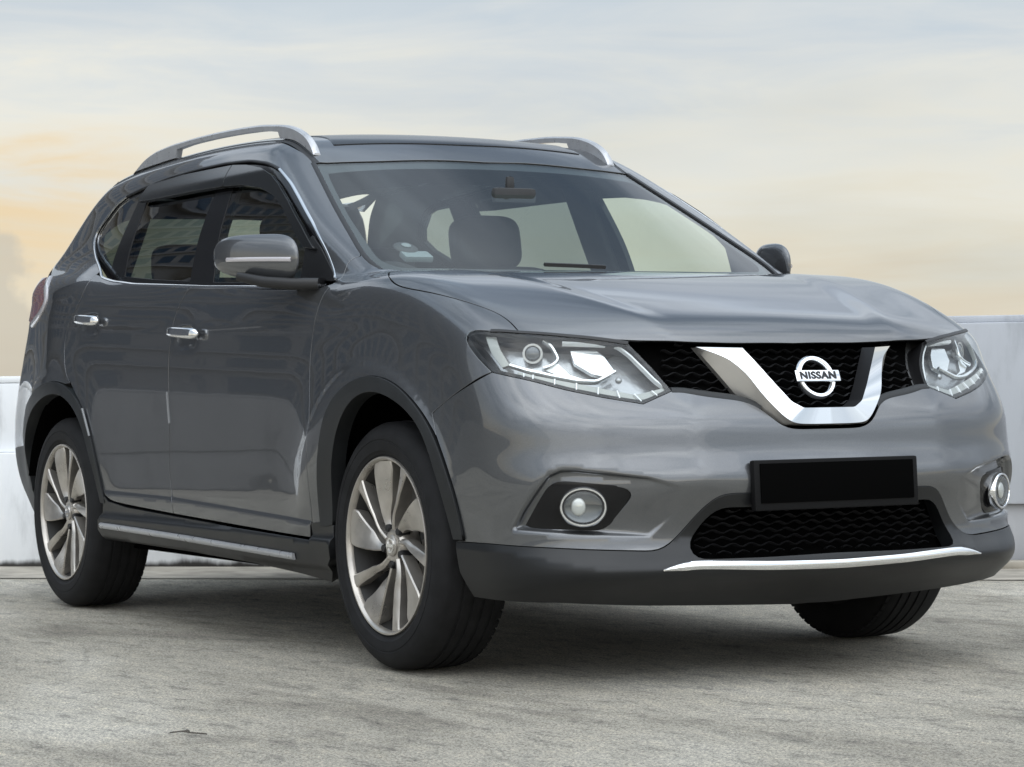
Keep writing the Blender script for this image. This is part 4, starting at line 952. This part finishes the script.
# -- wheels
RW, WZ, YO = .352, .354, -.876
M['barrel'] = pbr('shaded_barrel', (.022, .021, .02), .6, .2)  # near-black colour paints in the shade inside the rim
def tyre_mesh():
    mb = MB(); pr = [(.246, .205), (.252, .215), (.285, .222), (.315, .218), (.336, .206), (.346, .192), (.351, .180)]
    tread = []
    for y0, y1 in ((.180, .140), (.128, .105), (.093, .068), (.056, .033), (.021, 0)): pass
    prof = [(.246, -.004), (.2495, .001), (.257, -.001), (.258, -.004), (.268, -.009), (.269, -.0105), (.280, -.012), (.295, -.0125), (.296, -.011), (.300, -.011), (.301, -.0125), (.312, -.011), (.323, -.007), (.334, .001), (.343, .011), (.349, .024),
            (.351, .060), (.348, .061), (.348, .069), (.352, .070), (.352, .094), (.348, .095), (.348, .103), (.352, .104), (.352, .128), (.348, .129), (.348, .137), (.352, .138), (.352, .160), (.348, .161), (.348, .169), (.351, .170),
            (.3495, .188), (.344, .198), (.330, .212), (.30, .226), (.27, .226), (.246, .214)]
    mb.lathe([(r, y) for r, y in prof], c=(0, YO, 0), n=120)
    # shoulder blocks: shallow lateral cuts seen as ribs on both shoulders
    for k in range(66):
        a = 2 * math.pi * k / 66
        for y0, y1, r in ((.024, .050, .3475), (.180, .206, .3475)):
            ca, sa = math.cos(a), math.sin(a); ta = np.array([-sa, 0, ca]); ra = np.array([ca, 0, sa])
            b0 = ra * (r - .0005) + np.array([0, YO + y0, 0]); b1 = ra * (r - .0030) + np.array([0, YO + y1, 0])
            w = .0115
            V = [b0 - ta * w + np.array([0, 0, 0]), b0 + ta * w, b0 + ta * w - ra * .012, b0 - ta * w - ra * .012, b1 - ta * w, b1 + ta * w, b1 + ta * w - ra * .012, b1 - ta * w - ra * .012]
            mb.add(V, [(0, 1, 2, 3), (7, 6, 5, 4), (0, 4, 5, 1), (1, 5, 6, 2), (2, 6, 7, 3), (3, 7, 4, 0)])
    return mb
def spoke(mb, th, r0, pts_l, pts_r, lift_l, lift_r):
    """one blade: left and right edge offsets (degrees about th) at radii, each edge with its own depth"""
    n = 16; rows = []
    rr = np.linspace(r0, .2405, n + 1)
    for i, r in enumerate(rr):
        t = i / n
        al = R(th + np.interp(r, pts_l[0], pts_l[1])); ar = R(th + np.interp(r, pts_r[0], pts_r[1]))
        yb = YO + .002 + .016 * (1 - t) ** 1.6
        def pt(a, y, rr_=r): return np.array([rr_ * math.cos(a), y, rr_ * math.sin(a)])
        yl = yb + lift_l * math.sin(math.pi * min(1, .12 + t * .88)); yr_ = yb + lift_r * math.sin(math.pi * min(1, .12 + t * .88))
        b = .0035 / r; am = al + (ar - al) * .45
        rows.append([pt(al, yl + .004), pt(al + b * np.sign(ar - al), yl), pt(am, (yl + yr_) / 2 - .0015), pt(ar - b * np.sign(ar - al), yr_), pt(ar, yr_ + .004), pt(ar - b * np.sign(ar - al), yb + .040), pt(al + b * np.sign(ar - al), yb + .040)])
    k = 7; V = [p for r_ in rows for p in r_]
    Fc = [(i * k + j, (i + 1) * k + j, (i + 1) * k + (j + 1) % k, i * k + (j + 1) % k) for i in range(n) for j in range(k)] + [tuple(range(k)), tuple(reversed(range(n * k, n * k + k)))]
    mb.add(V, Fc)
def rim_mesh():
    mb = MB()
    mb.lathe([(.2515, .012), (.2525, -.003), (.2510, -.0065), (.2465, -.0065), (.2420, -.001), (.2390, .006), (.238, .02), (.236, .035)], c=(0, YO, 0), n=96)
    for k in range(5):
        p = 72 * k
        rr_ = [.045, .078, .125, .18, .22, .24]
        spoke(mb, 26 + p, .045, (rr_, [29, 23.5, 18.5, 15, 13, 10.5]), (rr_, [11, 9.5, -5.5, -11, -15, -13.5]), -.003, .010)
        spoke(mb, -4 + p, .045, (rr_, [28, 20, 8, 3, 1, 1]), (rr_, [10, 8, -2, -6, -8, -9]), .005, -.002)
    mb.lathe([(.0, .012), (.026, .012), (.030, .015), (.031, .022)], c=(0, YO, 0), n=40)
    mb.lathe([(.031, .019), (.040, .0185), (.046, .020), (.050, .026), (.056, .040), (.056, .08)], c=(0, YO, 0), n=60)
    return mb
def barrel_mesh():
    mb = MB(); mb.lathe([(.2385, .012), (.224, .04), (.214, .07), (.208, .10), (.206, .19), (.222, .2), (.246, .205)], c=(0, YO, 0), n=64); return mb
def wheel(x):
    w = bpy.data.objects.new('wheel', None); scene.collection.objects.link(w); w.location = (x, 0, WZ); w.parent = car
    ty = tyre_mesh().build('tyre', M['rubber'], w, deg=40)
    rm = rim_mesh().build('rim', M['rim'], w, deg=32)
    mb = MB(); mb.lathe([(.07, .075), (.158, .075), (.158, .098), (.07, .098)], c=(0, YO, 0), n=64); mb.build('brake_disc', M['disc'], w)
    mb = MB()
    mb.lathe([(.105, .055), (.168, .055), (.172, .065), (.172, .115), (.105, .115)], c=(0, YO, 0), n=12, a0=R(10), a1=R(58)); mb.build('brake_caliper', M['black'], w)
    barrel_mesh().build('barrel', M['barrel'], w)
    for k in range(5):
        a = R(72 * k + 47); c = (.055 * math.cos(a), YO, .055 * math.sin(a)); mb = MB(); mb.lathe([(0, .014), (.010, .014), (.0125, .022), (.0125, .05)], c=c, n=16); mb.build('wheel_nut', M['black'], w)
    mb = MB(); rg = [Vector((.019 * math.cos(a), YO + .0115, .019 * math.sin(a))) for a in np.linspace(0, 2 * math.pi, 32, endpoint=False)]; mb.tube(rg, [(-.002, -.001), (-.002, .002), (.002, .002), (.002, -.001)], (0, -1, 0), closed=True)
    mb.box((0, YO + .0105, 0), (.042, .004, .009)); mb.build('hub_emblem', M['chrome'], w)
    return w
wheels = [wheel(.062), wheel(-2.612)]
wheels[0].rotation_euler = (0, R(0), 0); wheels[1].rotation_euler = (0, R(-8), 0)
for w in list(wheels):
    c = bpy.data.objects.new('wheel', None); scene.collection.objects.link(c); c.parent = car
    c.location = w.location; c.rotation_euler = (0, 0, math.pi)
    for ch in list(w.children):
        d = ch.copy(); scene.collection.objects.link(d); d.parent = c
# -- wheel wells
for x in (.075, -2.60):
    mb = MB(); mb.lathe([(.0, .30), (.43, .30), (.43, -.005)], c=(x, -.87, WZ + .02), n=40, a0=R(14), a1=R(166))
    both.append(('wheel_well', mb.build('wheel_well', M['void'], car)))
# -- floor, engine bay, door cards, headlining
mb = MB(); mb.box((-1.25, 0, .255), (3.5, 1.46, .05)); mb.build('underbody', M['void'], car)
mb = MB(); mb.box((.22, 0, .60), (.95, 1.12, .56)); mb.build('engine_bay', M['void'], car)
q = onside([(-.40, .40), (-2.15, .42), (-2.35, .80), (-2.42, 1.10), (-2.40, 1.185), (-1.9, 1.150), (-1.4, 1.122), (-.42, 1.085)], S.lower, -.045); lp = loop(*[seg([q[i], q[(i + 1) % len(q)]], smooth=0, h=.05) for i in range(len(q))])
P_('door_card', lp, DS, S.lower, 'interior', off=-.045, depth=0, h=.05)
hlp = [tuple(p) for p in drop([(-1.02, -.55), (-1.5, -.56), (-2.2, -.56), (-2.75, -.54)], S.upper)]
ol = loop(seg(hlp), seg(fl(hlp), rev=True)); P_('headlining', ol, DR, S.upper, 'liner', mirror=False, off=-.035, depth=0, h=.06)
mb = MB(); mb.box((-.42, 0, 1.02), (.62, 1.44, .20)); mb.box((-.62, 0, 1.06), (.20, 1.42, .16)); mb.build('dashboard', M['interior'], car, bevel=.03)
mb = MB(); mb.tube([Vector((-.86, -.36, 1.02)) + Vector((-.35 * .19 * math.sin(a), .19 * math.cos(a), .19 * math.sin(a) * .93)) for a in np.linspace(0, 2 * math.pi, 40, endpoint=False)], rrect(.028, .028, .013), (-.9, 0, -.4), closed=True)
mb.box((-.85, -.36, 1.02), (.04, .13, .09)); mb.box((-.85, -.36, 1.02), (.02, .36, .03)); mb.build('steering_wheel', M['interior'], car)
def soft_box(c, d, e=.35, tilt=0., n=20):
    mb = MB(); V = []; Fc = []; rot = Matrix.Rotation(R(tilt), 3, 'Y')
    sg = lambda v, p: math.copysign(abs(v) ** p, v)
    for i in range(n + 1):
        la = -math.pi / 2 + math.pi * i / n
        for j in range(2 * n):
            lo = 2 * math.pi * j / (2 * n)
            v = Vector((d[0] / 2 * sg(math.cos(la), e) * sg(math.cos(lo), e), d[1] / 2 * sg(math.cos(la), e) * sg(math.sin(lo), e), d[2] / 2 * sg(math.sin(la), e)))
            V.append(rot @ v + Vector(c))
    for i in range(n):
        for j in range(2 * n): Fc.append((i * 2 * n + j, i * 2 * n + (j + 1) % (2 * n), (i + 1) * 2 * n + (j + 1) % (2 * n), (i + 1) * 2 * n + j))
    mb.add(V, Fc); return mb
for y in (-.37, .37):
    st_ = soft_box((-1.48, y, .90), (.17, .52, .66), tilt=-14).build('seat', M['seat'], car, deg=80)
    soft_box((-1.22, y, .60), (.56, .52, .20)).build('seat_cushion', M['seat'], st_, deg=80)
    soft_box((-1.605, y, 1.315), (.11, .27, .20), .5, tilt=-10).build('headrest', M['seat'], st_, deg=80)
    for dy in (-.06, .06): mb = MB(); mb.box((-1.575, y + dy, 1.20), (.012, .012, .12)); mb.build('headrest_post', M['chrome'], st_)
rs = soft_box((-2.42, 0, .92), (.18, 1.25, .60), .25, tilt=-16).build('rear_bench', M['seat'], car, deg=80)
for y in (-.42, 0, .42): soft_box((-2.53, y, 1.27), (.10, .25, .16), .5).build('headrest', M['seat'], rs, deg=80)
for y in (-.41,): 
    pass
mb = MB(); mb.box((-.70, -.02, 1.415), (.03, .155, .05)); mb.box((-.725, -.02, 1.455), (.02, .03, .05)); mb.build('rear_view_mirror', M['interior'], car, bevel=.012)
# pillar trims seen from inside
for s_ in (-1, 1):
    mb = MB(); mb.tube([(-1.42, s_ * .80, 1.13), (-1.45, s_ * .735, 1.33), (-1.46, s_ * .66, 1.53)], rrect(.15, .03, .012), (0, -s_, .3)); mb.build('inner_pillar', M['interior'], car); mb = MB()
    mb.tube([(-2.29, s_ * .765, 1.20), (-2.30, s_ * .70, 1.36), (-2.31, s_ * .64, 1.52)], rrect(.13, .03, .012), (0, -s_, .3)); mb.build('inner_pillar', M['interior'], car)

# in-vehicle payment unit on the screen, wiper
def on_ws(pts): return surf(lambda x, y, z: S.upper(x, y, z) + .02, DW, DW.to2(np.array(pts)), -1, 2.2, 300)
q = on_ws([(-.365, -.534, 1.224), (-.418, -.551, 1.247)])
nw = Vector((.46, 0, .89))
mb = MB(); mb.box(Vector(q[0]) + Vector((-.02, 0, -.012)), (.05, .095, .02), Matrix.Rotation(R(25), 3, 'Y')); pu = mb.build('payment_unit', pbr('unit_plastic', (.16, .19, .20), .5), car, bevel=.006)
mb = MB(); dome_at(mb, Vector(q[1]) - nw * .01, nw, .040, .010); mb.build('suction_disc', M['black'], pu, deg=80)
mb = MB(); dome_at(mb, Vector(q[1]) + nw * .0005, nw, .016, .004); mb.build('disc_centre', pbr('disc_grey', (.16, .18, .19), .4), pu, deg=80)
wp = [tuple(p) for p in surf(lambda x, y, z: S.upper(x, y, z) - .012, DW, DW.to2(np.array([(-.145, -.02, 1.150), (-.155, -.12, 1.154), (-.17, -.22, 1.158)])), -1, 2.2, 300)]
mb = MB(); mb.tube(resample(wp, .03, 3), [(-.006, -.006), (.006, -.006), (.003, .004), (-.003, .004)], (.4, 0, .9)); mb.build('wiper', M['black'], car)
mb = MB(); cw = drop([(-.20, -.64), (-.17, -.4), (-.14, -.2), (-.12, 0), (-.14, .2), (-.17, .4), (-.20, .64)], S.lower) - np.array([.02, 0, .022]); mb.tube(cw, rrect(.16, .02, .005), (0, 0, 1)); mb.build('cowl_panel', M['black'], car)

# mirror every sided part (and its sub-parts) to the far side
for nm, o in both:
    c = mirrored(nm, o, car)
    for ch in list(o.children):
        mirrored(ch.name.split('.')[0], ch, c)
for o in scene.objects:
    if 'vn' in o: del o['vn']
    if 'hn' in o: del o['hn']
# ------------------------------------------------------------------ roof deck
def concrete():
    mt, t, b = new_mat('weathered_concrete')
    tc = N(t, 'ShaderNodeTexCoord')
    def noise(sc, det, rough=.55, vec=None, dist=0.):
        n = N(t, 'ShaderNodeTexNoise'); n.inputs['Scale'].default_value = sc; n.inputs['Detail'].default_value = det; n.inputs['Roughness'].default_value = rough; n.inputs['Distortion'].default_value = dist
        t.links.new(vec or tc.outputs['Object'], n.inputs['Vector']); return n.outputs[0]
    mp = N(t, 'ShaderNodeMapping'); mp.inputs['Rotation'].default_value = (0, 0, R(-30)); mp.inputs['Scale'].default_value = (.7, 1.6, 1); t.links.new(tc.outputs['Object'], mp.inputs[0])
    big = noise(.9, 5, .6, mp.outputs[0], .6); mid = noise(9, 8, .72, mp.outputs[0]); fine = noise(48, 6, .8); grit = noise(150, 4, .8)
    c = ramp_n(t, big, [(.30, (.285, .263, .222)), (.5, (.465, .432, .368)), (.68, (.58, .546, .478))])
    c = mix_n(t, .85, c, ramp_n(t, mid, [(.30, (.45, .455, .47)), (.50, (1, 1, 1)), (.70, (1.25, 1.23, 1.18))]), 'MULTIPLY')
    c = mix_n(t, .8, c, ramp_n(t, fine, [(.34, (.45, .45, .45)), (.5, (1, 1, 1)), (.66, (1.4, 1.39, 1.35))]), 'MULTIPLY')
    c = mix_n(t, 1.0, c, ramp_n(t, grit, [(.36, (.22, .22, .22)), (.47, (.92, .92, .92)), (.60, (1.5, 1.5, 1.47))]), 'MULTIPLY')
    vo_ = N(t, 'ShaderNodeTexVoronoi'); vo_.feature = 'DISTANCE_TO_EDGE'; vo_.inputs['Scale'].default_value = .42
    wv = N(t, 'ShaderNodeMix'); wv.data_type = 'VECTOR'; wv.inputs[0].default_value = .12; nz = N(t, 'ShaderNodeTexNoise'); nz.inputs['Scale'].default_value = 2.5; nz.inputs['Detail'].default_value = 6
    t.links.new(tc.outputs['Object'], nz.inputs['Vector']); t.links.new(tc.outputs['Object'], wv.inputs[4]); t.links.new(nz.outputs['Color'], wv.inputs[5]); t.links.new(wv.outputs[1], vo_.inputs['Vector'])
    crack = math_n(t, 'MULTIPLY', math_n(t, 'LESS_THAN', vo_.outputs['Distance'], .0022), math_n(t, 'GREATER_THAN', big, .5))
    c = mix_n(t, math_n(t, 'MULTIPLY', crack, .22), c, (.10, .095, .085))
    t.links.new(c, b.inputs['Base Color']); b.inputs['Roughness'].default_value = .88; b.inputs['Specular IOR Level'].default_value = .3
    bp = N(t, 'ShaderNodeBump'); bp.inputs['Strength'].default_value = 1.0; bp.inputs['Distance'].default_value = .012
    h = math_n(t, 'ADD', math_n(t, 'MULTIPLY', grit, .5), math_n(t, 'ADD', fine, math_n(t, 'MULTIPLY', mid, .8)))
    t.links.new(h, bp.inputs['Height']); t.links.new(bp.outputs[0], b.inputs['Normal'])
    return mt
def sheet(name, pts, z, mat, kind='structure'):
    me = bpy.data.meshes.new(name); me.from_pydata([(x, y, z) for x, y in pts], [], [tuple(range(len(pts)))]); me.update()
    o = link(name, me, mat); o['kind'] = kind; return o
WA, WB = np.array([-5.0, -.40]), np.array([-1.965, 3.13])          # foot of the wall behind the car
wd = (WB - WA) / np.linalg.norm(WB - WA); wn = np.array([-wd[1], wd[0]])  # wn points away from the camera
Wp = lambda s_, d_: tuple(WA + wd * s_ + wn * d_)
deck = sheet('roof_deck', [Wp(-40, .6), Wp(40, .6), Wp(40, -45), Wp(-40, -45)], 0.0, concrete())
M['screed'] = pbr('tan_screed', (.34, .31, .26), .9, noise=.25, nscale=6, bump=.5, bscale=120)
dr = sheet('drain_strip', [Wp(-30, -.02), Wp(30, -.02), Wp(30, -.75), Wp(-30, -.75)], .004, M['screed'])
def plaster(name, col, dirt):
    mt, t, b = new_mat(name)
    tc = N(t, 'ShaderNodeTexCoord'); sp_ = N(t, 'ShaderNodeSeparateXYZ'); t.links.new(tc.outputs['Object'], sp_.inputs[0])
    n = N(t, 'ShaderNodeTexNoise'); n.inputs['Scale'].default_value = 2.2; n.inputs['Detail'].default_value = 8; n.inputs['Roughness'].default_value = .65
    mp = N(t, 'ShaderNodeMapping'); mp.inputs['Scale'].default_value = (2.5, 2.5, .6); t.links.new(tc.outputs['Object'], mp.inputs[0]); t.links.new(mp.outputs[0], n.inputs['Vector'])
    c = ramp_n(t, n.outputs[0], [(.28, tuple(v * .74 for v in col)), (.5, col), (.72, tuple(min(.93, v * 1.12) for v in col))])
    foot = ramp_n(t, math_n(t, 'ADD', sp_.outputs[2], math_n(t, 'MULTIPLY', n.outputs[0], .07)), [(.045, (.06, .055, .05)), (.075, (1, 1, 1))])
    c = mix_n(t, dirt, c, foot, 'MULTIPLY')
    t.links.new(c, b.inputs['Base Color']); b.inputs['Roughness'].default_value = .8
    return mt
M['white_wall'] = plaster('white_painted_plaster', (.84, .86, .88), 1.0)
M['grey_wall'] = plaster('grey_painted_plaster', (.47, .49, .525), .6)
M['dark_wall'] = plaster('darkened_plaster', (.21, .21, .215), .6)  # for walls out of view, toned dark to dim what the doors mirror
M['grey_low'] = plaster('stained_grey_plaster', (.42, .425, .44), .7)
def wall(name, label, s0, s1, steps, mats, cope):
    o = thing(name, label, 'wall', (0, 0, 0))
    z = 0.0
    for i, (z1, d) in enumerate(steps):
        mb = MB(); a, b = Wp(s0, d), Wp(s1, d); c, e = Wp(s1, .28), Wp(s0, .28)
        V = [(*a, z), (*b, z), (*c, z), (*e, z), (*a, z1), (*b, z1), (*c, z1), (*e, z1)]
        mb.add(V, [(0, 3, 2, 1), (4, 5, 6, 7), (0, 1, 5, 4), (1, 2, 6, 5), (2, 3, 7, 6), (3, 0, 4, 7)])
        mb.build('plinth' if i == 0 else 'upper_face', M[mats[i]], o, bevel=.012); z = z1
    mb = MB(); a, b = Wp(s0, -.02 + cope), Wp(s1, -.02 + cope); c, e = Wp(s1, .30), Wp(s0, .30)
    V = [(*a, z), (*b, z), (*c, z), (*e, z), (*a, z + .03), (*b, z + .03), (*c, z + .03), (*e, z + .03)]
    mb.add(V, [(0, 3, 2, 1), (4, 5, 6, 7), (0, 1, 5, 4), (1, 2, 6, 5), (2, 3, 7, 6), (3, 0, 4, 7)])
    mb.build('coping', M[mats[-1]], o, bevel=.01)
    return o
wall('parapet_wall', 'low white painted parapet wall with a stained foot behind the rear wheel', -2.2, 2.0, [(.525, -.05), (.845, .0)], ['white_wall', 'white_wall'], .02)
wall('parapet_wall', 'unseen parapet wall beyond the white wall, coloured dark to dim the door reflections', -30, -2.204, [(.27, .0), (.845, -.03)], ['dark_wall', 'dark_wall'], .02)  # unseen stretch, made dark so the lower doors mirror less white
wall('parapet_wall', 'taller blue grey parapet wall beside the headlight away from the mirror', 2.004, 30, [(.27, .0), (1.045, -.03)], ['grey_low', 'grey_wall'], .02)
# small kerb at the foot of the grey wall
mb = MB(); a, b = Wp(2.2, -.14), Wp(30, -.14); c, e = Wp(30, -.035), Wp(2.2, -.035)
V = [(*a, 0), (*b, 0), (*c, 0), (*e, 0), (*a, .035), (*b, .035), (*c, .035), (*e, .035)]
mb.add(V, [(0, 3, 2, 1), (4, 5, 6, 7), (0, 1, 5, 4), (1, 2, 6, 5), (2, 3, 7, 6), (3, 0, 4, 7)]); k = mb.build('kerb', M['screed'], None, bevel=.01); k['kind'] = 'structure'
# dead twig on the deck
mb = MB(); mb.tube([(.965, -1.895, .005), (.985, -1.872, .009), (1.0, -1.858, .006), (1.035, -1.832, .005)], [(-.0016, -.0015), (.0016, -.0015), (0, .002)], (0, 0, 1))
mb.tube([(.985, -1.872, .008), (.982, -1.858, .010), (.975, -1.85, .006)], [(-.0018, -.0015), (.0018, -.0015), (0, .002)], (0, 0, 1))
tw = mb.build('twig', pbr('dry_bark', (.07, .062, .052), .9), None); tw['label'] = 'thin dark dead twig lying on the pale concrete near the camera'; tw['category'] = 'twig'

# parapets and apartment blocks out of frame, seen only mirrored in paint and glass
def block(label, c, size, rot, h0, floors, cols, wallcol):
    o = thing('apartment_block', label, 'building', (c[0], c[1], h0)); o.rotation_euler = (0, 0, R(rot))
    mw = pbr('block_render', wallcol, .85, noise=.1, nscale=.3); mg = pbr('block_glass', (.03, .05, .085), .12)
    H = floors * 2.9; mb = MB(); mb.box((0, 0, H / 2), (size[0], size[1], H)); mb.build('wall', mw, o)
    mb = MB(); fw = size[0] / cols
    for f in range(floors):
        for k in range(cols):
            for sgn in (1, -1): mb.box((-size[0] / 2 + fw * (k + .5), sgn * (size[1] / 2 + .01), f * 2.9 + 1.75), (fw * .62, .06, 1.5))
    w_ = mb.build('windows', mg, o)
    mb = MB()
    for f in range(floors):
        for sgn in (1, -1): mb.box((0, sgn * (size[1] / 2 + .2), f * 2.9 + .45), (size[0] * .995, .5, .16))
    mb.build('ledges', pbr('ledge_render', tuple(min(.8, v * 1.2) for v in wallcol), .8), o)
    return o
block('long dark grey apartment slab mirrored in the doors of the car', (-78, -40), (76, 14), -34, -28, 27, 22, (.12, .13, .15))
block('added unseen apartment slab that keeps bright sky out of the rear corner reflection', (-96, 1), (27, 14), 90, -28, 22, 9, (.14, .15, .165))  # added out of view to block bright sky mirrored in the rear corner
def para(label, a, b, h=1.05):
    o = thing('parapet_wall', label, 'wall'); a, b = np.array(a, float), np.array(b, float); d = (b - a) / np.linalg.norm(b - a); n = np.array([-d[1], d[0]]) * .2
    mb = MB(); q = [a, b, b + n, a + n]; V = [(*p, 0) for p in q] + [(*p, h) for p in q]
    mb.add(V, [(0, 3, 2, 1), (4, 5, 6, 7), (0, 1, 5, 4), (1, 2, 6, 5), (2, 3, 7, 6), (3, 0, 4, 7)]); mb.build('face', M['dark_wall'], o, bevel=.01); return o
para('grey parapet wall along the deck edge beyond the near side of the car', (-24, -13), (24, -15))
para('grey parapet wall along the deck edge ahead of the front bumper', (26, -16), (24, 26))
